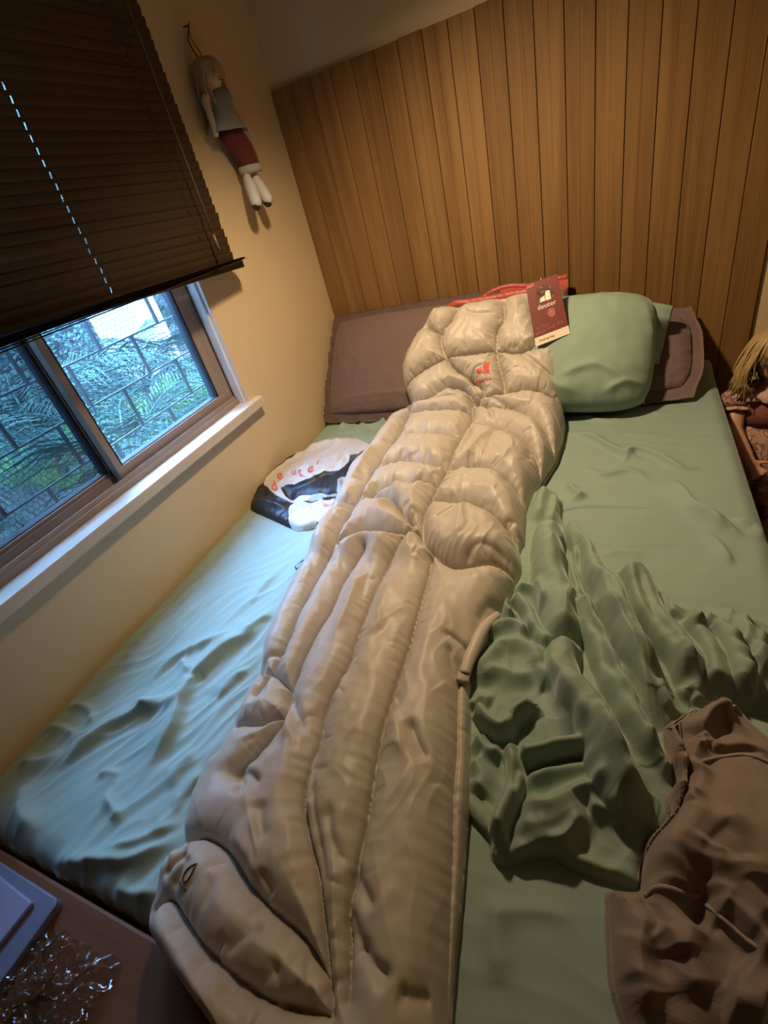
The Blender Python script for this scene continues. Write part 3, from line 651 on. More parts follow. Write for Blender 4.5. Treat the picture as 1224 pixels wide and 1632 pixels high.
# ---------------------------------------------------------------- pillows
M['brown_quilt'] = weave('brown_quilted_cotton', (0.150, 0.100, 0.092), 0.85, scale=700, bump=0.2, sheen=0.3)
M['brown_flange'] = weave('brown_pillow_flange', (0.105, 0.068, 0.055), 0.85, scale=700, bump=0.2, sheen=0.3)
M['green_case'] = weave('sage_green_pillowcase', (0.25, 0.34, 0.26), 0.75)
def frame_from(c, tilt, yaw=0.0, roll_=0.0):
    """local x along the bed head, local y up the lean, local z out of the face"""
    return Matrix.Translation(Vector(c)) @ Matrix.Rotation(yaw, 4, 'Z') @ Matrix.Rotation(tilt, 4, 'X') @ Matrix.Rotation(roll_, 4, 'Y')
def pillow(name, label, c, tilt, a, b, T, mat, seed, yaw=0.0, quilt=0.0, flange=None, sag=0.0, wrinkles=(), roll_=0.0, parts_flange_mat=None, pw=0.42, rnd=0.06):
    n = 110; u = np.sin(np.linspace(-1, 1, n) * math.pi / 2); U, Vv = np.meshgrid(u, u)
    env = np.clip((1 - np.abs(U) ** 2.6) * (1 - np.abs(Vv) ** 2.6), 0, 1) ** pw
    pin = 1 - 0.07 * (np.abs(U) ** 2) * (1 - np.abs(Vv) ** 2)        # corners stand out a little, sides drawn in
    pin2 = 1 - 0.06 * (np.abs(Vv) ** 2) * (1 - np.abs(U) ** 2)
    X = a * U * pin2 * np.sqrt(1 - rnd * Vv ** 4); Y = b * Vv * pin * np.sqrt(1 - rnd * U ** 4); vs = []; fs_ = []
    base = sag * (1 - Vv) * 0.5
    for sg in (1, -1):
        f = Field(X.ravel(), Y.ravel())
        if sg == 1:
            for w in wrinkles: f.fold(np.array(w[0]), *w[1:])
        f.H += 0.004 * perlin(f.X * 7, f.Y * 7, seed) + 0.0022 * perlin(f.X * 22, f.Y * 20, seed + 1)
        edge = np.maximum(np.minimum(a - np.abs(f.X), b - np.abs(f.Y)), 0); al = np.where(a - np.abs(f.X) < b - np.abs(f.Y), f.Y, f.X)
        f.H += 0.005 * np.exp(-edge / 0.035) * perlin(al * 38, edge * 3, seed + 2)
        if quilt: f.H += quilt * (np.abs(np.sin(f.X * 60)) * 0 + ridged(f.X * 26 + 0.5 * perlin(f.X * 9, f.Y * 9, 3), f.Y * 34, seed + 4) - 0.5)
        Zc = sg * (T * env + f.H.reshape(U.shape) * np.clip(env * 3, 0, 1)) + base * 0
        k = len(vs) * n * n; vs.append(np.stack([X, Y, Zc], -1).reshape(-1, 3)); g = grid_faces(n, n); fs_.append((g if sg == 1 else g[:, ::-1]) + k)
    root = tag(empty(name, c), label, 'pillow')
    mw = frame_from(c, tilt, yaw, roll_); root.matrix_world = mw
    o = mesh_np('pillow_body', np.vstack(vs), np.vstack(fs_), mat, root)
    if flange:
        wd, ruf = flange; m = 260; V = []; th = np.linspace(0, 4, m, endpoint=False)
        for ring, q in enumerate((0.0, 0.35, 0.7, 1.0)):
            for t in th:
                k = int(t); f = t - k; s = -1 + 2 * f
                e = [(s, -1), (1, s), (-s, 1), (-1, -s)][k]; ox, oy = [(0, -1), (1, 0), (0, 1), (-1, 0)][k]
                x = a * e[0] * (1 - 0.06 * e[1] ** 2 * (1 - e[0] ** 2)) * math.sqrt(1 - rnd * e[1] ** 4); y = b * e[1] * (1 - 0.07 * e[0] ** 2 * (1 - e[1] ** 2)) * math.sqrt(1 - rnd * e[0] ** 4)
                cx = e[0] * (abs(e[0]) ** 14); cy = e[1] * (abs(e[1]) ** 14)
                x += wd * q * (ox if abs(ox) else 0) + wd * q * cx * (1 - abs(ox)) ; y += wd * q * oy + wd * q * cy * (1 - abs(oy))
                z = ruf * q * (mnoise.noise(Vector((x * 24, y * 24, seed))) + 0.6 * mnoise.noise(Vector((x * 60, y * 60, seed + 3)))) - 0.006 * q
                V.append((x, y, z))
        nb = len(V); V = V + [(x, y, z - 0.004) for x, y, z in V]; F = []
        for r_ in range(3):
            for i in range(m):
                j = (i + 1) % m; q = (r_ * m + i, r_ * m + j, (r_ + 1) * m + j, (r_ + 1) * m + i); F.append(q[::-1]); F.append(tuple(k + nb for k in q))
        for i in range(m):
            j = (i + 1) % m; F.append((3 * m + i, 3 * m + j, nb + 3 * m + j, nb + 3 * m + i))
        mesh_np('flange', V, F, parts_flange_mat or mat, root)
    return root
t1 = math.atan2(0.36, 0.34)
pillow('pillow', 'dark brown quilted pillow with ruffled flange leaning in the corner by the window wall', (0.40, -0.225, MT + 0.195), t1 * 0.98, 0.345, 0.215, 0.055, M['brown_quilt'], 21,
       quilt=0.0022, flange=(0.036, 0.018), parts_flange_mat=M['brown_flange'], wrinkles=[([(-.3, -.16), (0.0, -.15), (.3, -.17)], .006, .012, .02), ([(-.3, .1), (-.2, .0), (-.22, -.12)], .004, .01, .02)])
pillow('pillow', 'dark brown quilted pillow lying behind the green pillow at the lamp side', (1.110, -0.205, MT + 0.120), 0.52, 0.295, 0.168, 0.060, M['brown_quilt'], 22, rnd=0.20,
       quilt=0.0022, flange=(0.036, 0.008), parts_flange_mat=M['brown_quilt'])
pillow('pillow', 'sage green pillow with open-ended case beside the sleeping bag hood', (1.088, -0.315, MT + 0.180), 0.80, 0.205, 0.200, 0.105, M['green_case'], 23, yaw=-0.06, roll_=0.10, pw=0.46, rnd=0.24,
       wrinkles=[([(-.1, -.12), (.02, -.08), (.10, -.11), (.16, -.16)], .012, .02, .012), ([(-.2, -.05), (-.1, -.13), (.0, -.165)], .016, .02, .02), ([(.05, -.17), (.12, -.13), (.2, -.13)], .010, .012, .012), ([(.16, .16), (.18, .08), (.2, -.02)], .008, .012, .02)])
# the loose hem of the green pillowcase hanging off its right end
n = 60; m_ = 16; V = []
for i in range(n):
    v = -1 + 2 * i / (n - 1)
    for j in range(m_):
        q = j / (m_ - 1); x = 0.150 + 0.075 * q * (0.55 + 0.45 * (v > -0.2) + 0.35 * max(0, v)) ; y = 0.172 * v * (1 - 0.08 * q)
        z = 0.030 * (1 - v * v) * (1 - q) + 0.016 * q * math.sin(v * 9 + 0.6) + 0.008 * q * math.sin(v * 21) - 0.028 * q * q
        V.append((x, y, z))
gp = [o for o in bpy.data.objects if o.get('label', '').startswith('sage green pillow')][0]
o = mesh_np('case_hem', V, grid_faces(n, m_), M['green_case'], gp)
md = o.modifiers.new('thick', 'SOLIDIFY'); md.thickness = 0.003

# ---------------------------------------------------------------- sleeping bag
M['shell'] = plain('pale_grey_ripstop_shell', (0.48, 0.425, 0.35), 0.47, var=0.035, scale=6, bump=0.12, bscale=70, sheen=0.12, spec=0.40)
M['shell_red'] = plain('coral_red_lining', (0.38, 0.070, 0.052), 0.45, var=0.08, scale=12, bump=0.12, bscale=120, sheen=0.2)
M['print_red'] = plain('red_print', (0.62, 0.08, 0.06), 0.5)
M['print_dark'] = plain('dark_grey_print', (0.09, 0.075, 0.06), 0.5)
M['zip'] = plain('grey_zip_tape', (0.30, 0.26, 0.21), 0.5)
M['black_plastic'] = plain('black_plastic', (0.012, 0.012, 0.015), 0.35)
# the bag lies flat on the bed and climbs the pillows at the head: profile height over distance from the head wall
PY_ = np.array([-2.60, -0.62, -0.55, -0.48, -0.40, -0.30, -0.20, -0.10, -0.045, -0.02]); PZ_ = np.array([0.004, 0.004, 0.010, 0.035, 0.085, 0.170, 0.258, 0.340, 0.385, 0.405])
_yy = np.linspace(-2.60, -0.02, 1400); _zz = np.interp(_yy, PY_, PZ_)
_k = np.hanning(61); _k /= _k.sum(); _zz = np.convolve(np.pad(_zz, 30, mode='edge'), _k, mode='valid')
_ss = np.concatenate([[0], np.cumsum(np.hypot(np.diff(_yy), np.diff(_zz)))])
def bag_pt(p, lift):
    """pixel ray -> (x, arc length s) on the profile raised by lift"""
    d = ray(p); y = np.linspace(-2.55, -0.021, 2600); t = (y - CAM[1]) / d[1]; z = CAM[2] + t * d[2]
    pr = np.interp(y, _yy, _zz) + MT + lift
    if p[1] > 1250:                          # seen almost straight down: the level part
        q = on_z(p, 0.004 + lift); return np.array([q[0], np.interp(q[1], _yy, _ss)])
    g = (z - pr) * np.where(t > 0, 1, np.nan); i = np.where((g[:-1] > 0) & (g[1:] <= 0))[0]
    if len(i) == 0: q = on_z(p, 0.004 + lift); return np.array([q[0], np.interp(q[1], _yy, _ss)])
    i = i[0]; f = g[i] / (g[i] - g[i + 1]); yy = y[i] + f * (y[i + 1] - y[i]); tt = (yy - CAM[1]) / d[1]
    return np.array([CAM[0] + tt * d[0], np.interp(yy, _yy, _ss)])
def bagl(pl, lift=0.06): return np.array([bag_pt(p, lift) for p in pl])
LEFT = [(712, 497), (690, 510), (668, 540), (652, 568), (645, 590), (648, 615), (656, 640), (662, 655), (644, 664), (621, 688), (602, 718), (582, 747), (556, 776), (536, 822), (523, 848), (505, 873), (489, 907), (467, 932), (455, 962), (438, 996), (421, 1038), (416, 1077), (395, 1115), (378, 1157), (353, 1208), (330, 1227), (307, 1278), (298, 1323), (300, 1351), (279, 1367), (263, 1388), (259, 1424), (245, 1452), (240, 1478), (268, 1530), (310, 1590), (345, 1632)]
RIGHT = [(907, 462), (906, 490), (907, 520), (906, 550), (905, 579), (900, 610), (896, 633), (901, 662), (897, 698), (886, 727), (863, 763), (847, 790), (839, 809), (837, 861), (829, 878), (833, 905), (816, 941), (794, 978), (775, 1020), (750, 1080), (749, 1120), (750, 1166), (748, 1220), (746, 1269), (740, 1330), (736, 1383), (730, 1450), (723, 1511), (717, 1580), (714, 1632)]
Lp = bagl(LEFT, 0.028); Rp = bagl(RIGHT, 0.035)
Lp = np.vstack([Lp, [[0.80, Lp[-1, 1] - 0.03], [0.86, Lp[-1, 1] - 0.045]]]); Rp = np.vstack([Rp, [[Rp[-1, 0] + 0.005, Rp[-1, 1] - 0.07], [0.965, Lp[-1, 1]]]])
def mono(p):                                 # strictly falling s, for use as x(s)
    q = [p[0]]
    for r_ in p[1:]:
        if r_[1] < q[-1][1] - 1e-4: q.append(r_)
    return np.array(q)[::-1]
Lm = mono(Lp); Rm = mono(Rp)
sL1, sR1 = Lm[-1, 1], Rm[-1, 1]; s1 = max(sL1, sR1); s0 = max(Lm[0, 1], Rm[0, 1])
NR, NC = 1000, 300
def smooth_curve(p, k=11):
    s = np.linspace(s0, s1, 900); x = np.interp(s, p[:, 1], p[:, 0]); w = np.hanning(k + 2)[1:-1]; w /= w.sum(); return s, np.convolve(np.pad(x, k // 2, mode='edge'), w, mode='valid')
cL, cR = smooth_curve(Lm), smooth_curve(Rm)
XLf = lambda s: np.interp(s, *cL); XRf = lambda s: np.interp(s, *cR)
av = np.sin(np.linspace(-1, 1, NC) * math.pi / 2 * 0.999); av = 0.6 * av + 0.4 * np.linspace(-1, 1, NC)
stop = sL1 * (1 - av) / 2 + sR1 * (1 + av) / 2       # the collar end is not square
S_ = s0 + np.linspace(1, 0, NR)[:, None] * (stop - s0)[None, :]; A_ = np.tile(av, (NR, 1))
XL, XR_ = XLf(S_), XRf(S_); BX = (XL + XR_) / 2 + A_ * (XR_ - XL) / 2
bx, bs = BX.ravel(), S_.ravel(); exl, exr = XL.ravel(), XR_.ravel()
edge = np.minimum(bx - exl, exr - bx)
edge = np.minimum(edge, np.minimum((np.tile(stop, NR) - bs) + 0.008, bs - s0 + 0.01)); edge = np.maximum(edge, 0)
SEAMS = [
 # upper half: centre line, left line, cross seams
 [(758, 650), (752, 695), (729, 731), (716, 767), (696, 803), (680, 839), (677, 874), (683, 888)],
 [(660, 659), (634, 721), (602, 770), (572, 822), (540, 884)],
 [(651, 683), (690, 672), (730, 671), (757, 676)], [(631, 721), (680, 712), (742, 718)], [(603, 772), (650, 757), (716, 767)], [(572, 825), (625, 800), (690, 790), (700, 795)],
 [(549, 825), (600, 815), (634, 822), (647, 840), (668, 860)], [(540, 884), (590, 868), (647, 871), (675, 872)],
 [(713, 776), (762, 768), (801, 776), (839, 800)], [(690, 818), (720, 822), (765, 827), (814, 855), (832, 875)], [(683, 888), (720, 915), (760, 915), (798, 910), (828, 915)],
 [(765, 660), (800, 668), (840, 680), (870, 700), (889, 722)], [(760, 700), (800, 705), (850, 730), (863, 763)],
 # lower half: long tubes
 [(540, 885), (501, 945), (455, 1051), (416, 1115)], [(586, 890), (552, 932), (531, 983), (493, 1051), (467, 1115), (462, 1150), (430, 1200), (385, 1245)],
 [(646, 877), (612, 928), (582, 1000), (561, 1064), (527, 1132), (514, 1191), (493, 1268), (494, 1319), (513, 1401), (522, 1474), (531, 1566), (536, 1625)],
 [(692, 905), (676, 958), (654, 1038), (637, 1089), (620, 1149), (606, 1209), (590, 1305), (572, 1397), (560, 1456), (562, 1520), (560, 1600)],
 [(735, 1075), (729, 1098), (727, 1183), (722, 1250), (719, 1337), (712, 1474), (705, 1612)],
 # foot
 [(302, 1351), (334, 1342), (371, 1365), (403, 1415), (440, 1456), (490, 1500), (530, 1566)], [(247, 1452), (279, 1438), (302, 1470), (330, 1511), (380, 1560), (440, 1600), (530, 1622)],
 [(416, 1077), (440, 1082), (470, 1108)], [(378, 1157), (420, 1165), (455, 1155)],
 # hood
 [(735, 488), (726, 511), (711, 527), (711, 545), (719, 566), (735, 584), (758, 602), (777, 623), (766, 650)], [(807, 480), (808, 506), (798, 521), (796, 545), (798, 566), (806, 600), (809, 632)],
 [(719, 566), (766, 558), (798, 555), (829, 558), (868, 550), (905, 545)], [(656, 650), (685, 641), (725, 618), (751, 623), (766, 650)], [(766, 645), (800, 630), (819, 629), (855, 626), (897, 634)],
 [(649, 608), (685, 584), (719, 567)], [(690, 518), (713, 530)], [(848, 480), (862, 520), (868, 550)],
]
f = Field(bx, bs); dmin = np.minimum(edge * 1.6, 1.0); gather = np.zeros(bx.shape); pinch = np.zeros(bx.shape)
for k, sm_ in enumerate(SEAMS):
    pl = cr(bagl(sm_), 5); m = f.near(pl, 0.12)
    d, sd, t, L = nearest(bx[m], bs[m], pl)
    end = sstep(0, 0.10, t) * sstep(0, 0.10, 1 - t)
    dmin[m] = np.minimum(dmin[m], d + 0.05 * (1 - np.minimum(1, t / 0.02)) * 0)
    wig = perlin(t * L / 0.012 + sd * 7, sd * 3.1 + k * 1.7, 40 + k) + 0.6 * perlin(t * L / 0.026, sd * 2.2 + k * 0.9, 80 + k)
    gather[m] += wig * np.exp(-d / 0.020) * (0.6 + 0.4 * end)
    pinch[m] = np.maximum(pinch[m], np.exp(-(d / 0.0035) ** 2) * end)
de = edge; we = np.exp(-de / 0.022)
s_mid = bag_pt((600, 890), 0.06)[1]; up = sstep(s_mid - 0.06, s_mid + 0.02, bs)
gather *= 0.42 + 0.58 * up
gather += (0.55 + 0.35 * up) * we * perlin(bs / 0.017, (bx > (exl + exr) / 2) * 5.0, 61)
Rpf = 0.058 - 0.012 * (1 - up)
puff = np.sqrt(np.clip(1 - (1 - np.minimum(dmin / Rpf, 1)) ** 2, 0, 1))
Red = 0.085; dome = np.sqrt(np.clip(1 - (1 - np.minimum(edge / Red, 1)) ** 2, 0, 1))
T0 = 0.085 + 0.035 * up
h = 0.012 + T0 * dome * (0.62 - 0.12 * up + (0.38 + 0.12 * up) * puff) + 0.010 * (puff - 0.5) * dome
h += 0.0058 * gather * np.minimum(1, dome * 1.5) - 0.004 * pinch * dome
# individual creases read off the shell (position, height, widths left/right of travel)
CREASE = [
 ([(745, 500), (770, 506), (800, 502)], -.010, .006, .010), ([(829, 555), (855, 576), (881, 597), (895, 612)], -.016, .006, .012), ([(829, 556), (860, 535), (885, 525), (905, 528)], .010, .008, .014), ([(840, 560), (868, 553), (900, 558)], .009, .007, .010),
 ([(805, 575), (808, 600), (812, 625)], -.014, .005, .010), ([(757, 600), (765, 618), (775, 630)], -.016, .006, .010), ([(740, 590), (752, 600), (775, 580)], .010, .008, .012), ([(761, 604), (768, 590), (790, 578)], -.008, .005, .008),
 ([(752, 628), (762, 645), (772, 660)], -.030, .010, .012), ([(780, 640), (800, 655), (835, 680)], -.014, .006, .012), ([(770, 655), (785, 680), (790, 700)], -.014, .006, .010), ([(875, 672), (890, 680), (896, 690)], -.010, .006, .006),
 ([(697, 640), (712, 630), (735, 626)], .012, .010, .014), ([(700, 650), (718, 640), (748, 640)], -.010, .006, .008),
 ([(764, 700), (745, 740), (722, 775)], .016, .010, .014), ([(790, 715), (760, 745), (735, 790)], .012, .010, .014), ([(800, 700), (785, 735), (775, 765)], -.010, .008, .010), ([(830, 710), (845, 740), (830, 765)], -.010, .008, .014), ([(810, 725), (820, 745), (800, 770)], .008, .008, .012),
 ([(718, 828), (735, 835), (745, 846)], -.012, .005, .008), ([(745, 830), (740, 860), (735, 900)], .010, .012, .012), ([(700, 865), (720, 850), (740, 840)], -.008, .008, .014), ([(738, 918), (770, 898), (820, 905)], -.009, .006, .012),
 ([(683, 888), (680, 875), (678, 855)], -.020, .008, .012), ([(640, 850), (660, 842), (690, 830)], .012, .012, .014), ([(655, 880), (672, 868), (684, 855)], .014, .010, .012), ([(585, 855), (620, 835), (650, 800), (700, 775)], .014, .014, .016),
 ([(620, 690), (650, 700), (690, 690)], .004, .010, .010), ([(660, 700), (655, 720), (650, 745)], .006, .006, .010), ([(690, 700), (682, 722), (680, 740)], .006, .006, .010), ([(600, 760), (590, 790), (570, 815)], .008, .010, .010), ([(640, 780), (625, 800), (600, 815)], .008, .008, .012),
 ([(560, 800), (585, 770), (605, 735)], .010, .012, .012), ([(545, 840), (555, 860), (545, 880)], .008, .008, .008),
 # lower tubes: long drag lines and the knee of the bag
 ([(467, 1050), (430, 1060), (418, 1085)], -.010, .006, .010), ([(470, 1110), (480, 1150), (500, 1190)], -.014, .010, .016), ([(455, 1120), (468, 1150), (475, 1200)], .012, .012, .014), ([(383, 1245), (400, 1265), (388, 1290)], -.010, .006, .008), ([(385, 1240), (410, 1250), (432, 1270)], -.013, .006, .014),
 ([(660, 1165), (672, 1200), (690, 1235)], -.012, .006, .012), ([(630, 1145), (640, 1180), (650, 1230)], .006, .010, .014), ([(570, 1390), (590, 1430), (610, 1470)], -.012, .006, .014), ([(565, 1450), (580, 1500), (600, 1530)], -.012, .006, .012), ([(586, 1505), (605, 1545), (640, 1575)], -.012, .006, .012), ([(640, 1588), (660, 1596), (690, 1590)], -.012, .008, .010),
 ([(535, 1290), (540, 1350), (560, 1400)], -.010, .008, .016), ([(510, 1240), (508, 1290), (520, 1360), (532, 1440)], -.010, .005, .008), ([(505, 1195), (500, 1270), (505, 1320)], .008, .006, .010), ([(560, 1080), (550, 1110), (535, 1140)], .006, .008, .012),
 ([(425, 1400), (440, 1420), (450, 1440)], -.009, .006, .010), ([(435, 1290), (430, 1330), (440, 1360)], -.007, .008, .014), ([(380, 1340), (410, 1380), (430, 1430)], .010, .014, .014), ([(470, 1300), (480, 1380), (500, 1430)], .006, .012, .016),
 ([(380, 1500), (350, 1530), (320, 1555)], -.010, .006, .010), ([(440, 1490), (400, 1510), (365, 1535)], -.008, .006, .012), ([(420, 1560), (390, 1580), (360, 1605)], -.008, .006, .010), ([(470, 1545), (430, 1575), (400, 1600)], -.008, .007, .012), ([(445, 1600), (480, 1608), (520, 1600)], -.010, .008, .008),
 ([(276, 1380), (305, 1360), (330, 1352)], .010, .008, .012), ([(270, 1410), (300, 1385), (320, 1372)], -.010, .006, .008), ([(285, 1430), (305, 1405), (325, 1378)], -.008, .006, .008),
 ([(708, 1025), (735, 1034), (750, 1045)], -.010, .006, .008), ([(720, 1040), (722, 1070), (733, 1085)], -.010, .006, .008), ([(760, 1000), (775, 970), (800, 950)], -.010, .006, .012), ([(740, 1050), (770, 1010), (800, 960)], .012, .012, .012),
 ([(640, 935), (615, 985), (600, 1040)], .006, .014, .018), ([(720, 960), (690, 1030), (670, 1100)], .005, .016, .02), ([(580, 930), (560, 990), (540, 1040)], .008, .010, .012), ([(600, 905), (590, 940), (580, 975)], -.006, .005, .012),
]
f.H = h
for p, am, wl, wr2 in CREASE: f.fold(bagl(p), am, wl, wr2, taper=.25)
# short sharp gathers running off every seam
r = np.random.default_rng(17)
for k, sm_ in enumerate(SEAMS):
    pl = cr(bagl(sm_), 4); sg = np.linalg.norm(np.diff(pl, axis=0), axis=1); cum = np.concatenate([[0], np.cumsum(sg)])
    long_ = 14 <= k <= 18
    for s_ in np.arange(0.012, cum[-1], 0.045 if long_ else 0.017):
        s_ += r.normal() * 0.006; p = np.array([np.interp(s_, cum, pl[:, 0]), np.interp(s_, cum, pl[:, 1])]); q = np.array([np.interp(s_ + .01, cum, pl[:, 0]), np.interp(s_ + .01, cum, pl[:, 1])]) - p
        if np.linalg.norm(q) < 1e-6: continue
        t_ = q / np.linalg.norm(q); n_ = np.array([-t_[1], t_[0]]) * (1 if r.random() < .5 else -1); an = r.normal() * 0.45; d_ = n_ * math.cos(an) + t_ * math.sin(an); L_ = r.uniform(.018, .050)
        c_ = t_ * r.normal() * 0.006
        f.fold(np.array([p + d_ * .002, p + d_ * L_ * .5 + c_, p + d_ * L_]), -r.uniform(.0030, .0075) * (0.40 if p[1] < s_mid else 1.0), .0028, r.uniform(.004, .008), taper=.45)
for k in range(46):                          # loose creases out on the tubes
    s_ = r.uniform(s0 + .05, s1 - .1); x_ = XLf(s_) + (XRf(s_) - XLf(s_)) * r.uniform(.08, .92); an = r.normal() * .5 + (math.pi / 2 if s_ < s_mid else r.choice([.3, 1.2, 2.0])); d_ = np.array([math.cos(an), math.sin(an)]) * r.uniform(.02, .06)
    f.fold(np.array([[x_, s_] - d_, [x_ + .004 * r.normal(), s_], [x_, s_] + d_]), r.choice([-1, 1]) * r.uniform(.003, .006), .003, .010, taper=.45)
# cloth-like small wrinkles: crosswise on the upper tubes, lengthwise lower down
q1 = perlin(bx * 9, bs * 9, 70) * 0.05
f.H += dome * up * 0.0042 * (ridged((bx + q1) * 26, (bs + q1) * 9, 71) - 0.5)
f.H += dome * (1 - up) * 0.0040 * (ridged((bx + q1 + 0.3 * bs) * 20, (bs - q1) * 4.5, 72) - 0.5)
f.H += dome * 0.006 * perlin(bx * 7, bs * 6, 73) + dome * 0.0014 * perlin(bx * 45, bs * 40, 74)
f.H = np.maximum(f.H, 0.0)
# the foot runs out over the bed's edge onto the table
hB = f.H
yb = np.interp(bs, _ss, _yy); zb = np.interp(bs, _ss, _zz)
dy = np.gradient(_yy, _ss); dz = np.gradient(_zz, _ss); ny_ = np.interp(bs, _ss, -dz); nz_ = np.interp(bs, _ss, dy)
VB = np.stack([bx, yb + ny_ * hB, MT + zb + nz_ * hB], -1)
hgrid = hB.reshape(NR, NC)
def bag_at(x, s, off=0.0):
    """point on the shell over (x, s)"""
    xl, xr = XLf(s), XRf(s); a_ = np.clip((2 * x - xl - xr) / (xr - xl), -1, 1); st = sL1 * (1 - a_) / 2 + sR1 * (1 + a_) / 2
    r_ = np.clip((st - s) / (st - s0) * (NR - 1), 0, NR - 1.001); i = int(r_); c = np.clip(np.interp(a_, av, np.arange(NC)), 0, NC - 1.001); j = int(c); fr, fc = r_ - i, c - j
    hh = (hgrid[i, j] * (1 - fc) + hgrid[i, j + 1] * fc) * (1 - fr) + (hgrid[i + 1, j] * (1 - fc) + hgrid[i + 1, j + 1] * fc) * fr + off
    return np.array([x, np.interp(s, _ss, _yy) + np.interp(s, _ss, -dz) * hh, MT + np.interp(s, _ss, _zz) + np.interp(s, _ss, dy) * hh])
bag = tag(empty('sleeping_bag', (0.85, -1.1, MT)), 'pale grey down mummy sleeping bag with coral red lining laid along the bed', 'sleeping bag')
uL, uR = S_[:, 0], S_[:, -1]
under = np.stack([np.concatenate([XL[:, 0], XR_[:, -1]]), np.interp(np.concatenate([uL, uR]), _ss, _yy), MT + np.interp(np.concatenate([uL, uR]), _ss, _zz)], -1)
VV = np.vstack([VB, under]); F1 = grid_faces(NR, NC)[:, ::-1]; i = np.arange(NR - 1); b0 = NR * NC
F2 = np.stack([b0 + i, b0 + i + 1, b0 + NR + i + 1, b0 + NR + i], -1)
F3 = np.stack([i * NC, (i + 1) * NC, b0 + i + 1, b0 + i], -1); F4 = np.stack([i * NC + NC - 1, b0 + NR + i, b0 + NR + i + 1, (i + 1) * NC + NC - 1], -1)
o = mesh_np('quilted_shell', VV, np.vstack([F1, F2, F3, F4]), M['shell']); adopt(o, bag)
# collar: rolled edge of the red lining, and the red inside of the hood opening
def lump_tube(name, pts, r, mat, seed, flat=0.7):
    p = cr(pts, 14); n = len(p); rad = r * (1 + 0.22 * np.array([mnoise.noise(Vector((i * 0.33, seed, 0))) for i in range(n)])); rad[0] *= .5; rad[-1] *= .5
    v, fc = tube_vf(p, rad, 12); o = mesh_np(name, v, fc, mat); adopt(o, bag); return o
def yz(p, y): q = on_y(p, y); return q
def top_pt(a_, off, back=0.0):
    st = sL1 * (1 - a_) / 2 + sR1 * (1 + a_) / 2 - back; xl, xr = XLf(st), XRf(st); return bag_at(xl + (xr - xl) * (a_ + 1) / 2, st - 1e-4, off)
FRONT = [top_pt(a_, 0.010, 0.004) + np.array([0, 0, 0.006]) for a_ in np.linspace(-1.0, 0.98, 9)]
REAR = [yz(p, y) for p, y in (((764, 478), -.055), ((786, 464), -.05), ((812, 456), -.045), ((845, 455), -.045), ((885, 445), -.05), ((905, 441), -.06))]
lump_tube('collar_roll', FRONT, 0.0125, M['shell_red'], 1)
lump_tube('collar_roll', REAR, 0.0095, M['shell_red'], 2)
fa = cr(FRONT[2:], 8); fb = cr(REAR, 8)
V = []
for i in range(len(fa)):
    j = i * (len(fb) - 1) / (len(fa) - 1); b_ = fb[int(j)] if int(j) + 1 >= len(fb) else fb[int(j)] * (1 - j % 1) + fb[int(j) + 1] * (j % 1)
    for q in np.linspace(0, 1, 7):
        p = fa[i] * (1 - q) + b_ * q; V.append(p - np.array([0, 0, 0.030 * math.sin(math.pi * q)]))
o = mesh_np('hood_lining', V, grid_faces(len(fa), 7), M['shell_red']); adopt(o, bag)
# flat prints follow the shell: outline -> fine mesh -> laid on the surface
def flat_text(txt, spacing=1.0):
    cu = bpy.data.curves.new('t', 'FONT'); cu.body = txt; cu.size = 1.0; cu.space_character = spacing; cu.resolution_u = 3
    o = bpy.data.objects.new('t', cu); COL.objects.link(o); dg = bpy.context.evaluated_depsgraph_get(); dg.update()
    me = bpy.data.meshes.new_from_object(o.evaluated_get(dg)); bpy.data.objects.remove(o)
    bm = bmesh.new(); bm.from_mesh(me); bmesh.ops.triangulate(bm, faces=bm.faces[:]); bmesh.ops.subdivide_edges(bm, edges=[e for e in bm.edges if e.calc_length() > 0.12], cuts=1); bmesh.ops.triangulate(bm, faces=bm.faces[:])
    v = np.array([q.co[:2] for q in bm.verts]); fc = [tuple(q.index for q in p.verts) for p in bm.faces]; bm.free(); return v, fc
def poly_fill(pts, cuts=3):
    bm = bmesh.new(); bm.faces.new([bm.verts.new((x, y, 0)) for x, y in pts]); bmesh.ops.triangulate(bm, faces=bm.faces[:])
    bmesh.ops.subdivide_edges(bm, edges=bm.edges[:], cuts=cuts, use_grid_fill=True); bmesh.ops.triangulate(bm, faces=bm.faces[:])
    v = np.array([q.co[:2] for q in bm.verts]); fc = [tuple(q.index for q in p.verts) for p in bm.faces]; bm.free(); return v, fc
def to_px(v, o, ux, uy): return np.array([np.array(o) + q[0] * np.array(ux) + q[1] * np.array(uy) for q in v])
def bag_print(name, parts_, mat, lift=0.07, off=0.0016):
    a = Acc()
    for v, fc in parts_:
        P = np.array([bag_at(*bag_pt(p, lift), off) for p in v]); a.add(P, fc)
    o = a.make(name, mat, None, True); adopt(o, bag); return o
def bag_px(v): return v
tv, tf = flat_text('deuter'); tw = tv[:, 0].max()
bag_print('brand_lettering', [(to_px(tv, (761, 604.5), (np.array([37.0, 4.0]) / tw), (0.6, -9.5)), tf)], M['print_red'])
bag_print('brand_mark', [(to_px(v, (0, 0), (1, 0), (0, 1)), fc) for v, fc in (poly_fill([(768.5, 591.5), (770, 588), (777, 583.5), (777.5, 593.5), (770, 593)]), poly_fill([(779.8, 578), (788.5, 574), (788.3, 594.5), (779.3, 594)]))], M['print_red'])
ring = []
lo = np.array([(331, 1391.5), (322, 1396), (313.5, 1403), (309, 1410), (308, 1416), (312, 1418.5), (318, 1414), (324, 1406), (328, 1398)])
o = None; a = Acc()
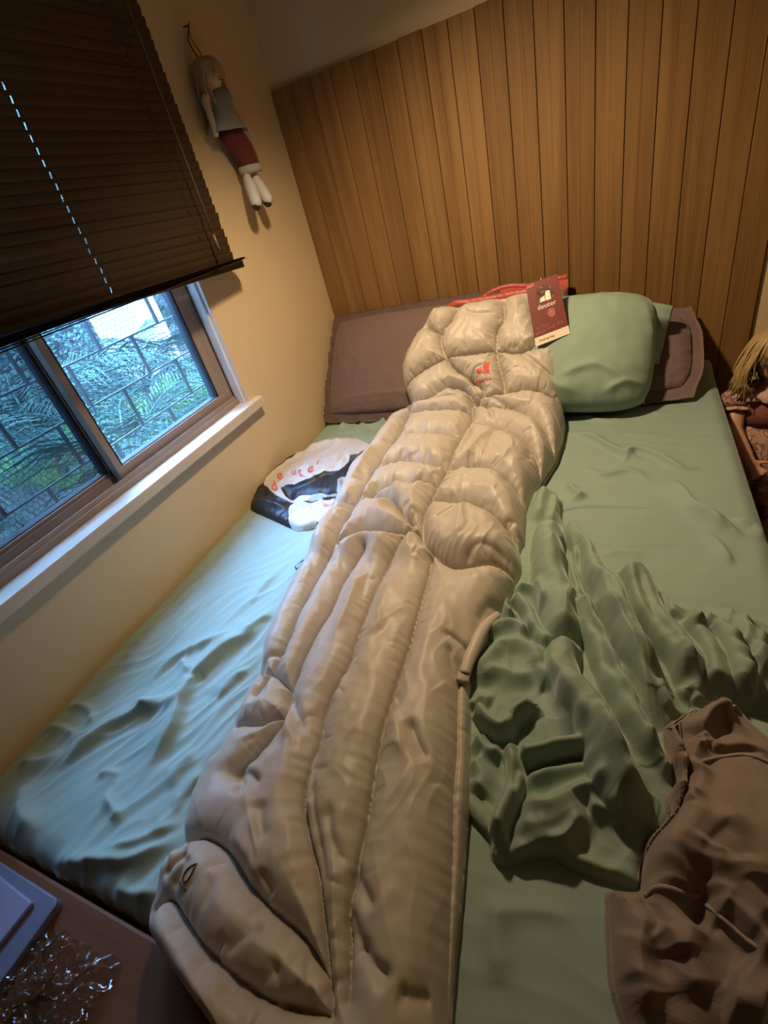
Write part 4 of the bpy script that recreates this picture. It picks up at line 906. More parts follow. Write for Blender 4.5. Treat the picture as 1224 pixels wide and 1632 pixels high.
for pth in ([*lo, lo[0]], [(300.5, 1416.5), (305, 1422), (311, 1430)]):
    P = np.array([bag_at(*bag_pt(p, 0.07), 0.0012) for p in cr(pth, 4)]); v, fc = tube_vf(P, 0.0012, 5); a.add(v, fc)
o = a.make('size_print', M['print_dark'], None, True); adopt(o, bag)
# zip slider with its flap, and the cord with a black toggle on the window side
def on_bag(p, off=0.006, lift=0.04): return bag_at(*bag_pt(p, lift), off)
p0 = on_bag((738, 1088), 0.004); zz_ = from_bm('zip_slider', box_bm((-0.012, -0.010, -0.002), (0.012, 0.010, 0.012), 0.004, 2), M['zip'], None, True); zz_.location = Vector(p0); zz_.rotation_euler = (0, 0.25, 0.1); zz_.parent = bag; zz_.location = Vector(p0) - bag.location
fl = cr([on_bag((792, 975), .006), on_bag((772, 1012), .010), on_bag((752, 1055), .012), on_bag((742, 1082), .010)], 8)
lump = tube_vf(fl, np.interp(np.arange(len(fl)), [0, len(fl) / 2, len(fl) - 1], [.008, .013, .011]), 10); o = mesh_np('zip_flap', lump[0], lump[1], M['shell']); adopt(o, bag)
zl_ = cr([on_z((739, 1100), .045), on_z((743, 1180), .040), on_z((741, 1280), .036), on_z((731, 1390), .034), on_z((721, 1500), .034), on_z((712, 1610), .034)], 6)
cpts = [on_bag((520, 868), 0.004), on_z((500, 874), 0.014), on_z((497, 878), 0.012), on_z((491, 888), 0.010), on_z((486, 897), 0.010), on_z((478, 908), 0.008)]
o = tube('draw_cord', cr(cpts + [on_z((474, 925), .006), on_z((468, 935), .008)], 5), 0.0022, M['black_plastic']); adopt(o, bag)
tg = from_bm('cord_toggle', box_bm((-0.009, -0.017, -0.008), (0.009, 0.017, 0.008), 0.004, 2), M['black_plastic'], None, True); tg.parent = bag; tg.location = Vector(on_z((480, 902), 0.012)) - bag.location; tg.rotation_euler = (0.1, 0.1, -0.45)
# hang tag tied to the collar
M['tag_face'] = plain('maroon_card', (0.17, 0.035, 0.028), 0.42, var=0.1, scale=30); M['tag_white'] = plain('cream_card', (0.78, 0.66, 0.50), 0.5)
M['tag_pink'] = plain('dusty_pink_ink', (0.36, 0.115, 0.095), 0.5); M['tag_brown'] = plain('brown_ink', (0.22, 0.11, 0.05), 0.5); M['tag_dark'] = plain('dark_brown_ink', (0.08, 0.025, 0.015), 0.5); M['ink_white'] = plain('white_ink', (0.85, 0.74, 0.62), 0.5)
def prof_pt(p, lift):
    q = bag_pt(p, lift); return np.array([q[0], np.interp(q[1], _ss, _yy) + np.interp(q[1], _ss, -dz) * lift, MT + np.interp(q[1], _ss, _zz) + np.interp(q[1], _ss, dy) * lift])
brr, bl = prof_pt((911.5, 503.5), .125), prof_pt((858.4, 524), .130); tr_ = on_y((887.8, 436.5), brr[1] + .085)
_n = np.cross(tr_ - brr, bl - brr); _d = ray((837.5, 455)); tl = CAM + _d * ((brr - CAM) @ _n) / (_d @ _n)
ct = tag(empty('hang_tag', tuple((tl + tr_) / 2)), 'maroon card hang tag with a cream foot hanging on the sleeping bag collar', 'hang tag')
ex_ = (tr_ - tl + brr - bl) / 2; ey_ = (tl - bl + tr_ - brr) / 2; wC = np.linalg.norm(ex_); hC = np.linalg.norm(ey_); nrm = np.cross(ex_, ey_); nrm /= np.linalg.norm(nrm)
def card(u, v, o=0.0): return bl * (1 - u) * (1 - v) + brr * u * (1 - v) + tl * (1 - u) * v + tr_ * u * v + nrm * o
def card_part(name, polys, mat, o, tri=False, parent=ct):
    a = Acc()
    for v, fc in polys: a.add([card(q[0], q[1], o) for q in v], fc)
    q = a.make(name, mat, None, False); adopt(q, parent); return q
a = Acc(); a.add([card(u, v, o) for o in (0, 0.0016) for u, v in ((0, 0), (1, 0), (1, 1), (0, 1))], [(3, 2, 1, 0), (4, 5, 6, 7), (0, 1, 5, 4), (1, 2, 6, 5), (2, 3, 7, 6), (3, 0, 4, 7)])
o = a.make('card', M['tag_face'], None); adopt(o, ct)
rect = lambda u0, v0, u1, v1: (np.array([(u0, v0), (u1, v0), (u1, v1), (u0, v1)]), [(0, 1, 2, 3)])
card_part('cream_strip', [rect(0, 0, 1, 0.135)], M['tag_white'], 0.0020)
card_part('mark', [(np.array([(0.335, 0.655), (0.365, 0.715), (0.50, 0.735), (0.50, 0.65)]), [(3, 2, 1, 0)]), (np.array([(0.52, 0.65), (0.52, 0.735), (0.56, 0.80), (0.68, 0.795), (0.68, 0.645)]), [(4, 3, 2, 1, 0)])], M['ink_white'], 0.0030)
def card_text(name, txt, u, v, w, h, mat, o=0.0026):
    q, fc = flat_text(txt); q = q - q.min(0); q = q / q.max(0); card_part(name, [(np.array([(u + a_ * w, v + b_ * h) for a_, b_ in q]), fc)], mat, o)
card_text('lettering', 'deuter', 0.24, 0.545, 0.56, 0.075, M['ink_white'])
card_text('small_lettering', 'ASTRO', 0.08, 0.245, 0.40, 0.055, M['tag_pink']); card_text('small_lettering', 'PRO', 0.06, 0.160, 0.30, 0.055, M['tag_pink']); card_text('small_lettering', '600', 0.42, 0.185, 0.24, 0.055, M['tag_pink']); card_text('small_lettering', 'EL', 0.72, 0.205, 0.22, 0.055, M['tag_pink'])
card_text('strip_lettering', '- Sleeping bag', 0.06, 0.04, 0.5, 0.05, M['tag_brown'], 0.0028)
card_part('corner_flash', [rect(0.02, 0.93, 0.26, 0.985)], M['tag_pink'], 0.0026)
blobs = []
rr = random.Random(3)
for cx, cy, rx, ry in ((0.50, 0.83, 0.22, 0.085), (0.68, 0.74, 0.12, 0.10), (0.34, 0.76, 0.10, 0.07)):
    blobs.append((np.array([(cx + rx * math.cos(t) * rr.uniform(.75, 1.1), cy + ry * math.sin(t) * rr.uniform(.75, 1.1)) for t in np.linspace(0, 2 * math.pi, 14, endpoint=False)]), [tuple(range(14))]))
card_part('photo_print', blobs, M['tag_dark'], 0.0022)
card_part('photo_print', [(np.array([(0.62 + 0.13 * math.cos(t) * rr.uniform(.6, 1.1), 0.44 + 0.085 * math.sin(t) * rr.uniform(.7, 1.1)) for t in np.linspace(0, 6.28, 12, endpoint=False)]), [tuple(range(12))])], M['tag_pink'], 0.0022)
card_part('photo_print', [rect(.40, .865, .50, .89), rect(.40, .79, .52, .815), rect(.72, .66, .78, .70), rect(.70, .80, .73, .86)], M['tag_brown'], 0.0025)
o = tube('string', [card(0.5, 1.0, 0.001), card(0.5, 1.04, -0.01), card(0.55, 1.06, -0.04)], 0.0009, M['tag_white']); adopt(o, ct)

# ---------------------------------------------------------------- crumpled green top sheet on the lamp side
def cloth_patch(name, label, cat, mat, poly, n, folds, base, blobs=(), noise=(), lift=0.0, edge_r=0.02, on=None, zref=0.03, parts=None, gain=1.0, sharp=1.6, tight=1.0, mode='add', blur=3):
    """heap of cloth: outline on the bed, folds as ridges; its rim lies on what is beneath"""
    P = bed2(poly, zref); lo = P.min(0) - 0.02; hi = P.max(0) + 0.02
    nx_ = n; ny2 = int(n * (hi[1] - lo[1]) / (hi[0] - lo[0])); gx = np.linspace(lo[0], hi[0], nx_); gy = np.linspace(lo[1], hi[1], ny2)
    X, Y = np.meshgrid(gx, gy); f = Field(X.ravel(), Y.ravel())
    Pc = cr(np.vstack([P, P[:1]]), 5)[:-1]; ins = inside(f.X, f.Y, Pc); d, _, _, _ = nearest(f.X, f.Y, np.vstack([Pc, Pc[:1]])); sd = np.where(ins, d, -d)
    rolls = lambda k: mode == 'roll' and k[1] >= 0.030
    folds = [k for k in folds if rolls(k)] + [k for k in folds if not rolls(k)]
    for k in folds: f.fold(bed2(k[0], k[4] if len(k) > 4 else zref), k[1] * gain, k[2] * tight, k[3] * tight, taper=.22, sharp=sharp, mode='roll' if rolls(k) else 'add', wob=0.004, seed=int(1000 * k[2]) + len(k[0]))
    f.H *= 1.0
    for b in blobs: f.blob(bed2([b[0]], zref)[0], *b[1:])
    for sc, am, sx, sy, seed, kind in noise:
        w = 0.05 * perlin(f.X * 5, f.Y * 5, seed + 30); f.H += am * ((ridged((f.X + w) * sx, (f.Y + w) * sy, seed) - 0.5) if kind == 'r' else perlin(f.X * sx, f.Y * sy, seed))
    Hg = f.H.reshape(ny2, nx_)
    for _ in range(blur): Hp = np.pad(Hg, 1, mode='edge'); Hg = (Hp[1:-1, 1:-1] * 2 + Hp[:-2, 1:-1] + Hp[2:, 1:-1] + Hp[1:-1, :-2] + Hp[1:-1, 2:]) / 6
    f.H = Hg.ravel(); return f, X, Y, sd, nx_, ny2
def heap_object(name, label, cat, mat, f, X, Y, sd, nx_, ny2, base, under, edge_r=0.02, rim=0.004):
    q = np.clip(sd / edge_r, 0, 1); prof = np.sqrt(np.clip(1 - (1 - q) ** 2, 0, 1))
    Zs = under(f.X, f.Y) + rim * np.clip((sd + 0.006) / 0.006, 0, 1) + prof * np.maximum(base + f.H, 0.003)
    keep = (sd > -0.004).reshape(ny2, nx_); F = grid_faces(ny2, nx_); kf = keep.ravel()[F].all(1); F = F[kf]
    V = np.stack([f.X, f.Y, Zs], -1); used = np.unique(F); mp = -np.ones(len(V), int); mp[used] = np.arange(len(used))
    o = mesh_np(name, V[used], mp[F], mat); md = o.modifiers.new('thickness', 'SOLIDIFY'); md.thickness = 0.004; md.offset = -1
    if label: tag(o, label, cat)
    return o, Zs
M['top_sheet'] = weave('sage_green_top_sheet', (0.245, 0.32, 0.25), 0.74, sheen=0.35)
def c5(L): return [(720 + x / 2.4286, 760 + y / 2.4286) for x, y in L]
poly = c5([(300, 60), (360, 30), (420, 60), (425, 150), (470, 195), (545, 300), (640, 355), (700, 375), (800, 415), (840, 450), (870, 490), (1010, 480), (1080, 490), (1150, 520), (1240, 560), (1300, 640), (1300, 870), (1220, 880), (1130, 870), (1000, 900), (860, 1000), (900, 1180), (870, 1330), (790, 1420), (735, 1480), (725, 1560), (640, 1540), (500, 1500), (370, 1440), (200, 1472), (150, 1440), (140, 1380), (60, 1290), (0, 1200), (-20, 900), (40, 700), (150, 500), (230, 300), (270, 150)])
B5 = lambda L, *a: (c5(L), *a)
folds = [
 B5([(365, 40), (350, 100), (330, 180)], .022, .02, .025), B5([(400, 60), (405, 110), (380, 190)], .016, .012, .02),
 # broad pale fold and the long rope beside it
 B5([(395, 205), (380, 300), (395, 420), (420, 520), (432, 640), (430, 720)], .055, .030, .040), B5([(440, 230), (470, 330), (480, 450), (455, 560), (440, 650)], .018, .014, .012),
 B5([(425, 190), (470, 215), (515, 290), (545, 370), (590, 470), (650, 590), (720, 720), (780, 810), (835, 880)], .048, .022, .030),
 B5([(455, 250), (490, 330), (520, 440), (590, 560), (640, 660), (700, 770), (740, 850)], -.022, .012, .016),
 B5([(485, 480), (540, 610), (590, 730), (640, 850), (700, 960), (760, 1080), (800, 1160)], .036, .016, .022), B5([(540, 480), (600, 580), (660, 690), (730, 810), (790, 950), (830, 1020)], .026, .014, .018),
 B5([(520, 560), (570, 680), (610, 790), (660, 900), (720, 1010)], -.014, .008, .010),
 B5([(440, 640), (440, 760), (470, 870), (540, 980), (580, 1100), (640, 1220), (720, 1300), (800, 1350)], .050, .026, .028), B5([(470, 830), (530, 930), (600, 1010), (660, 1140), (730, 1240)], .016, .014, .020),
 B5([(560, 980), (620, 1110), (690, 1220), (770, 1290)], .020, .018, .024),
 # folds running off to the right
 B5([(660, 375), (700, 430), (740, 540), (800, 630), (860, 700), (910, 790), (930, 850)], .050, .040, .018), B5([(600, 360), (650, 440), (690, 560), (740, 640)], .018, .022, .025),
 B5([(700, 400), (740, 500), (790, 610), (850, 690), (890, 760)], -.014, .012, .022),
 B5([(830, 440), (850, 490), (850, 550)], .016, .022, .010), B5([(900, 580), (950, 640), (995, 720), (1010, 810), (1000, 850)], .040, .026, .018), B5([(880, 570), (930, 590), (960, 640)], .018, .014, .014),
 B5([(1000, 585), (1050, 640), (1085, 720), (1105, 800), (1090, 850)], .038, .020, .018), B5([(1000, 520), (975, 560), (960, 600)], .014, .012, .020), B5([(1080, 500), (1060, 560), (1040, 600)], .012, .012, .02),
 B5([(1140, 530), (1125, 610), (1110, 700)], .024, .016, .020), B5([(1210, 590), (1180, 680), (1130, 760)], .022, .016, .022), B5([(1240, 680), (1190, 760), (1140, 830)], .018, .014, .020),
 B5([(860, 700), (920, 760), (970, 860)], .012, .010, .012), B5([(800, 830), (830, 900), (850, 940)], .020, .016, .010), B5([(880, 860), (930, 840), (960, 880)], .016, .012, .014),
 B5([(790, 1050), (770, 1080), (800, 1130), (860, 1180)], .022, .014, .012), B5([(830, 1000), (860, 1080), (890, 1150)], .018, .014, .012),
 # crumple between the bag and the long folds
 B5([(220, 480), (215, 520), (240, 560)], .024, .010, .010), B5([(240, 470), (280, 520), (320, 590), (370, 660), (400, 700)], .030, .014, .014), B5([(230, 430), (290, 440), (340, 470), (360, 560)], .022, .014, .012), B5([(150, 640), (190, 590), (250, 590), (310, 640)], .026, .018, .020),
 B5([(80, 820), (130, 740), (200, 670), (280, 680), (340, 730), (330, 830)], .026, .022, .026), B5([(100, 800), (180, 770), (270, 790), (330, 780)], .012, .014, .018), B5([(70, 900), (110, 860), (160, 880)], .014, .014, .014),
 B5([(90, 900), (150, 970), (200, 1000), (250, 950), (310, 930), (325, 960)], .036, .014, .013), B5([(215, 960), (260, 985), (305, 975)], -.006, .012, .012), B5([(90, 1000), (140, 1060), (200, 1080)], .022, .018, .014),
 B5([(330, 760), (390, 830), (440, 920), (500, 1010), (545, 1060)], .026, .022, .016), B5([(340, 830), (400, 860), (430, 880)], -.012, .010, .014),
 B5([(250, 1060), (300, 1090), (400, 1085), (480, 1070), (560, 1060)], .030, .014, .012), B5([(260, 1130), (330, 1120), (420, 1110), (560, 1105)], -.012, .010, .012), B5([(270, 1150), (300, 1180), (380, 1150), (470, 1130), (570, 1130)], .018, .012, .016),
 B5([(215, 1040), (245, 1110), (240, 1200), (215, 1300), (190, 1380), (185, 1440)], .034, .013, .015), B5([(250, 1050), (270, 1120), (250, 1220), (240, 1260)], -.012, .010, .010), B5([(80, 1080), (120, 1160), (90, 1230)], .018, .020, .018),
 B5([(250, 1280), (330, 1290), (400, 1280), (480, 1235), (540, 1225), (620, 1220)], .028, .014, .018), B5([(230, 1330), (320, 1370), (420, 1340), (490, 1300), (510, 1260)], .022, .022, .018), B5([(200, 1465), (280, 1450), (370, 1425), (450, 1390), (495, 1340), (510, 1290)], .022, .012, .012),
 B5([(520, 1290), (580, 1300), (660, 1330)], .018, .014, .012), B5([(400, 1430), (520, 1480), (640, 1520), (720, 1550)], .006, .010, .010),
]
for k in range(9):                           # fan of narrow pleats following the long folds
    u = k / 8; st_ = (470 + 150 * u, 330 + 110 * u); mid_ = (560 + 190 * u, 640 + 40 * u); en_ = (720 + 160 * u, 1080 - 60 * u)
    folds.append(B5([st_, (st_[0] * .5 + mid_[0] * .5 - 8, st_[1] * .5 + mid_[1] * .5), mid_, (mid_[0] * .5 + en_[0] * .5 + 6, mid_[1] * .5 + en_[1] * .5), en_], .010 + .004 * math.sin(k * 2.1), .008, .013))
bl_ = [((720 + 250 / 2.4286, 760 + 740 / 2.4286), .020, .055), ((720 + 380 / 2.4286, 760 + 330 / 2.4286), .014, .05), ((720 + 620 / 2.4286, 760 + 900 / 2.4286), .016, .10), ((720 + 380 / 2.4286, 760 + 970 / 2.4286), .014, .05), ((720 + 700 / 2.4286, 760 + 1150 / 2.4286), .016, .07)]
nz = [(0, .006, 7, 5, 201, 'r'), (0, .0025, 22, 14, 202, 'r'), (0, .004, 7, 7, 203, 'p'), (0, .0012, 55, 50, 204, 'p')]
res = cloth_patch('top_sheet', None, None, None, poly, 520, folds, 0.0, bl_, nz, zref=0.03, gain=1.30, sharp=1.8, tight=0.84, mode='roll', blur=2)
o, ZT = heap_object('top_sheet', 'crumpled sage green top sheet heaped beside the sleeping bag', 'bed sheet', M['top_sheet'], *res, 0.020, sheet_z, edge_r=0.016, rim=0.003)
tsf, tsX, tsY, tssd, tsn, tsm = res
ZTg = ZT.reshape(tsm, tsn); INg = (tssd > 0).reshape(tsm, tsn)
def over_sheets(X, Y):
    z = sheet_z(X, Y); i = np.clip(((Y - tsY[0, 0]) / (tsY[-1, 0] - tsY[0, 0]) * (tsm - 1)).astype(int), 0, tsm - 1); j = np.clip(((X - tsX[0, 0]) / (tsX[0, -1] - tsX[0, 0]) * (tsn - 1)).astype(int), 0, tsn - 1)
    return np.where(INg[i, j], np.maximum(z, ZTg[i, j]), z)

# ---------------------------------------------------------------- taupe sweat trousers in the near corner of the bed
M['taupe'] = weave('taupe_sweat_cloth', (0.25, 0.19, 0.155), 0.92, scale=500, bump=0.35, sheen=0.4)
M['seam'] = weave('taupe_seam_thread', (0.33, 0.255, 0.205), 0.9, scale=900, bump=0.3); M['stitch'] = plain('pale_stitching', (0.42, 0.34, 0.28), 0.8)
def c6(L): return [(920 + x / 2.957, 1080 + y / 2.957) for x, y in L]
B6 = lambda L, *a: (c6(L), *a)
poly = c6([(412, 250), (440, 215), (560, 150), (640, 95), (720, 100), (800, 130), (900, 220), (1000, 300), (1120, 420), (1150, 900), (1120, 1400), (1000, 1720), (700, 1760), (300, 1740), (230, 1600), (170, 1400), (155, 1200), (150, 1030), (160, 960), (290, 960), (310, 900), (330, 760), (400, 690), (440, 640), (430, 560), (470, 500), (440, 400)])
folds = [
 B6([(430, 250), (560, 170), (650, 110)], .016, .010, .020), B6([(560, 330), (600, 260), (660, 200), (720, 210), (745, 205)], .030, .018, .016), B6([(640, 150), (700, 160), (745, 200)], .016, .012, .010), B6([(610, 340), (650, 290), (720, 250)], -.018, .014, .016),
 B6([(500, 480), (540, 400), (570, 350)], .022, .010, .012), B6([(550, 320), (570, 350), (600, 380)], .016, .008, .008), B6([(590, 395), (680, 375), (770, 365), (850, 375), (920, 410)], .012, .010, .012), B6([(600, 410), (700, 395), (800, 385), (890, 410)], -.010, .006, .006),
 B6([(430, 560), (470, 570), (510, 610), (500, 660)], .022, .010, .010), B6([(520, 600), (480, 690), (420, 790), (390, 880), (370, 960)], .034, .030, .022), B6([(560, 440), (540, 560), (520, 650)], .014, .012, .02),
 B6([(760, 700), (660, 770), (590, 830), (540, 900)], .014, .020, .014), B6([(700, 760), (620, 830), (560, 920)], -.010, .010, .012),
 B6([(330, 1020), (380, 985), (440, 990), (500, 1010), (570, 1030)], .016, .010, .010), B6([(610, 920), (590, 1030), (575, 1140), (565, 1230)], -.030, .014, .018), B6([(650, 860), (630, 960), (620, 1060)], .018, .014, .022),
 B6([(610, 1075), (680, 1110), (760, 1180), (850, 1260), (950, 1340)], .018, .010, .014), B6([(640, 1130), (700, 1190), (760, 1270), (840, 1340)], -.018, .016, .02),
 B6([(390, 1170), (440, 1240), (470, 1320)], .020, .014, .014), B6([(320, 1060), (320, 1160), (300, 1300), (310, 1480), (380, 1620)], .026, .020, .02), B6([(400, 1080), (380, 1150), (400, 1300), (430, 1450)], -.012, .014, .016), B6([(540, 1100), (520, 1250), (540, 1400), (590, 1540)], .018, .018, .016),
 B6([(720, 900), (780, 1020), (850, 1130), (920, 1210)], .020, .02, .02), B6([(800, 1000), (850, 1090), (920, 1160)], -.012, .012, .014), B6([(690, 1500), (780, 1560), (900, 1640)], .022, .02, .02), B6([(740, 1380), (820, 1470), (920, 1540)], .016, .016, .02), B6([(240, 1180), (220, 1300), (240, 1450)], .014, .016, .016), B6([(170, 1040), (240, 1035), (310, 1020)], .012, .008, .012),
]
nz = [(0, .008, 6, 6, 301, 'p'), (0, .0025, 14, 12, 302, 'r'), (0, .0016, 40, 40, 303, 'p')]
bl_ = [((920 + 700 / 2.957, 1080 + 600 / 2.957), .040, .14), ((920 + 800 / 2.957, 1080 + 1000 / 2.957), .03, .12), ((920 + 640 / 2.957, 1080 + 200 / 2.957), .02, .06)]
res = cloth_patch('sweat_trousers', None, None, None, poly, 330, folds, 0.0, bl_, nz, zref=0.05)
trs = tag(empty('sweat_trousers', (1.35, -1.8, MT)), 'taupe sweat trousers with pale seams dropped on the near corner of the bed', 'trousers')
o, ZR = heap_object('cloth', None, None, M['taupe'], *res, 0.028, over_sheets, edge_r=0.035, rim=0.004); adopt(o, trs)
tf, tX, tY, tsd, tn, tm = res; ZRg = ZR.reshape(tm, tn)
def tr_at(p, off=0.0):
    z = 0.06
    for _ in range(4):
        q = on_z(p, z); i = int(np.clip((q[1] - tY[0, 0]) / (tY[-1, 0] - tY[0, 0]) * (tm - 1), 0, tm - 1)); j = int(np.clip((q[0] - tX[0, 0]) / (tX[0, -1] - tX[0, 0]) * (tn - 1), 0, tn - 1)); z = ZRg[i, j] - MT
    return np.array([q[0], q[1], MT + z + off])
for nm, L, r_, mt in (('seam', [(590, 395), (640, 382), (700, 372), (770, 364), (850, 378), (920, 412)], .0026, 'seam'), ('seam', [(320, 1030), (350, 1000), (390, 985), (440, 988), (500, 1010), (570, 1032)], .0030, 'seam'), ('seam', [(608, 1076), (680, 1110), (760, 1180), (850, 1250), (930, 1310)], .0026, 'seam'),
        ('waist_stitching', [(418, 262), (450, 235), (500, 200), (560, 158)], .0011, 'stitch'), ('waist_stitching', [(414, 250), (445, 222), (495, 190), (555, 148)], .0011, 'stitch')):
    o = tube(nm, cr([tr_at(p, 0.001) for p in c6(L)], 6), r_, M[mt], None, 6); adopt(o, trs)

# ---------------------------------------------------------------- stuff sack: black ends, pale front with red print
M['sack_black'] = plain('black_sack_cloth', (0.012, 0.012, 0.014), 0.5, var=0.1, scale=10, bump=0.1, bscale=300)
M['sack_pale'] = plain('pale_grey_sack_cloth', (0.50, 0.475, 0.44), 0.5, var=0.06, scale=8, bump=0.08, bscale=300)
M['sack_grey'] = plain('mid_grey_sack_cloth', (0.30, 0.30, 0.31), 0.5, var=0.06, scale=8, bump=0.08, bscale=300)
def c7(L): return [(390 + x / 5.829, 685 + y / 5.829) for x, y in L]
B7 = lambda L, *a: (c7(L), *a)
poly = c7([(30, 650), (60, 530), (130, 410), (190, 315), (300, 250), (450, 205), (560, 165), (650, 128), (800, 85), (960, 58), (1080, 62), (1150, 100), (1205, 160), (1190, 230), (1130, 320), (1060, 400), (1010, 440), (1000, 520), (950, 600), (900, 700), (830, 790), (640, 840), (500, 870), (420, 855), (250, 780), (50, 690)])
folds = [
 B7([(60, 640), (150, 660), (280, 700), (400, 730)], .020, .022, .014), B7([(80, 560), (130, 450), (210, 350), (330, 280)], .016, .018, .02), B7([(180, 500), (190, 430), (300, 340), (450, 250), (600, 170)], .016, .010, .014),
 B7([(560, 200), (640, 150), (800, 110), (1000, 85)], .016, .02, .02), B7([(430, 350), (520, 300), (540, 220)], -.008, .012, .012), B7([(330, 520), (460, 510), (600, 470), (740, 400), (880, 370)], .016, .014, .008),
 B7([(340, 550), (430, 600), (520, 590), (700, 570), (820, 540)], -.022, .020, .020), B7([(430, 660), (560, 600), (660, 605), (780, 620), (860, 600)], .016, .010, .012), B7([(190, 500), (260, 590), (350, 640), (430, 665)], .014, .010, .010), B7([(300, 520), (360, 590), (430, 650)], .012, .007, .008),
 B7([(400, 790), (430, 730), (500, 690), (580, 700), (610, 750)], .014, .012, .012), B7([(620, 700), (720, 670), (860, 640)], .012, .012, .014), B7([(880, 560), (890, 470), (960, 460), (1010, 480)], .014, .012, .012), B7([(860, 350), (930, 260), (990, 250), (1100, 210), (1190, 160)], .014, .014, .014),
 B7([(800, 350), (870, 280), (950, 190)], -.010, .010, .012), B7([(450, 360), (500, 400), (580, 430)], -.006, .010, .012), B7([(440, 470), (370, 500), (320, 520)], .008, .008, .008), B7([(250, 450), (330, 390), (440, 360)], .006, .008, .01), B7([(980, 250), (1010, 170), (1060, 100)], .006, .008, .012),
]
nz = [(0, .006, 16, 10, 401, 'r'), (0, .0015, 34, 30, 402, 'p')]
res = cloth_patch('stuff_sack', None, None, None, poly, 230, folds, 0.0, [((390 + 560 / 5.829, 685 + 350 / 5.829), .016, .07)], nz, zref=0.03)
sk = tag(empty('stuff_sack', (0.30, -0.62, MT)), 'crumpled pale stuff sack with black ends and red print by the window wall', 'bag')
sf_, sX, sY, ssd, sn, sm2 = res
pr = np.sqrt(np.clip(1 - (1 - np.clip(ssd / 0.018, 0, 1)) ** 2, 0, 1)); ZK = sheet_z(sf_.X, sf_.Y) + 0.002 + pr * np.maximum(0.022 + sf_.H, 0.004)
VK = np.stack([sf_.X, sf_.Y, ZK], -1); F = grid_faces(sm2, sn); ok = (ssd > -0.003)[F].all(1); F = F[ok]
cz = VK[F].mean(1); white = inside(cz[:, 0], cz[:, 1], bed2(c7([(170, 490), (185, 430), (230, 390), (330, 330), (450, 260), (520, 200), (650, 135), (800, 80), (960, 50), (1080, 55), (1160, 100), (1210, 150), (1110, 195), (1060, 235), (985, 250), (930, 320), (870, 372), (740, 400), (600, 475), (460, 512), (320, 525), (360, 580), (440, 640), (560, 592), (650, 600), (760, 610), (700, 650), (560, 655), (440, 668), (330, 640), (260, 590)]), 0.03))
white |= inside(cz[:, 0], cz[:, 1], bed2(c7([(400, 840), (405, 770), (440, 700), (500, 672), (580, 680), (690, 672), (800, 660), (900, 600), (960, 590), (900, 720), (840, 800), (640, 850), (500, 880), (420, 870)]), 0.03))
greyc = inside(cz[:, 0], cz[:, 1], bed2(c7([(850, 560), (870, 480), (920, 440), (1000, 450), (1010, 520), (950, 610), (880, 600)]), 0.03)) | inside(cz[:, 0], cz[:, 1], bed2(c7([(560, 655), (650, 600), (760, 600), (860, 580), (850, 610), (760, 640)]), 0.03))
for nm, mask, mt in (('black_end', ~white & ~greyc, 'sack_black'), ('pale_panel', white & ~greyc, 'sack_pale'), ('grey_lining', greyc, 'sack_grey')):
    Fm = F[mask]; u = np.unique(Fm); mp = -np.ones(len(VK), int); mp[u] = np.arange(len(u)); o = mesh_np(nm, VK[u], mp[Fm], M[mt]); adopt(o, sk)
ZKg = ZK.reshape(sm2, sn)
def sk_at(p, off):
    z = .04
    for _ in range(4):
        q = on_z(p, z); i = int(np.clip((q[1] - sY[0, 0]) / (sY[-1, 0] - sY[0, 0]) * (sm2 - 1), 0, sm2 - 1)); j = int(np.clip((q[0] - sX[0, 0]) / (sX[0, -1] - sX[0, 0]) * (sn - 1), 0, sn - 1)); z = ZKg[i, j] - MT
    return np.array([q[0], q[1], MT + z + off])
a = Acc()
for ch, o_, ux, uy in (('d', (262, 575), (100, -50), (-50, -125)), ('e', (305, 470), (125, -52), (-30, -110)), ('u', (440, 425), (90, -30), (-25, -95)), ('t', (505, 440), (110, -22), (-20, -115)), ('e', (580, 410), (135, -68), (-5, -110)), ('r', (668, 330), (95, -42), (-5, -80))):
    v, fc = flat_text(ch); a.add([sk_at(c7([(o_[0] + q[0] * ux[0] + q[1] * uy[0], o_[1] + q[0] * ux[1] + q[1] * uy[1])])[0], 0.0013) for q in v], fc)
o = a.make('brand_lettering', M['print_red'], None); adopt(o, sk)
a = Acc(); v, fc = flat_text('deuter'); v = v / [v[:, 0].max(), 1]
a.add([sk_at(c7([(735 + q[0] * 120 - q[1] * 5, 725 - q[0] * 30 - q[1] * 52)])[0], 0.0013) for q in v], fc); o = a.make('small_lettering', M['print_red'], None); adopt(o, sk)

# ---------------------------------------------------------------- table at the foot of the bed, with two cases and a crackly wrapper
M['table'] = wood('red_brown_table_top', (0.105, 0.034, 0.012), (0.165, 0.058, 0.022), rough=0.5, axis='X', scale=0.6)
TT = MT - 0.015
tb = tag(empty('low_table', (0.55, -2.33, 0)), 'red-brown wooden table standing against the foot of the bed', 'table')
o = box('table_top', (0.006, -2.66, TT - 0.03), (1.12, -2.037, TT), M['table'], None, 0.005, 2); adopt(o, tb)
for x in (0.05, 1.06):
    for y in (-2.61, -2.085):
        o = box('leg', (x - 0.022, y - 0.022, 0.0), (x + 0.022, y + 0.022, TT - 0.03), M['table'], None, 0.003); adopt(o, tb)
o = box('apron', (0.07, -2.625, TT - 0.10), (1.04, -2.605, TT - 0.03), M['table'], None, 0.002); adopt(o, tb)
M['case'] = plain('slate_violet_case', (0.130, 0.135, 0.195), 0.5, var=0.05, scale=10, bump=0.05, bscale=200); M['case2'] = plain('lilac_grey_cover', (0.225, 0.215, 0.295), 0.55, var=0.04, scale=10)
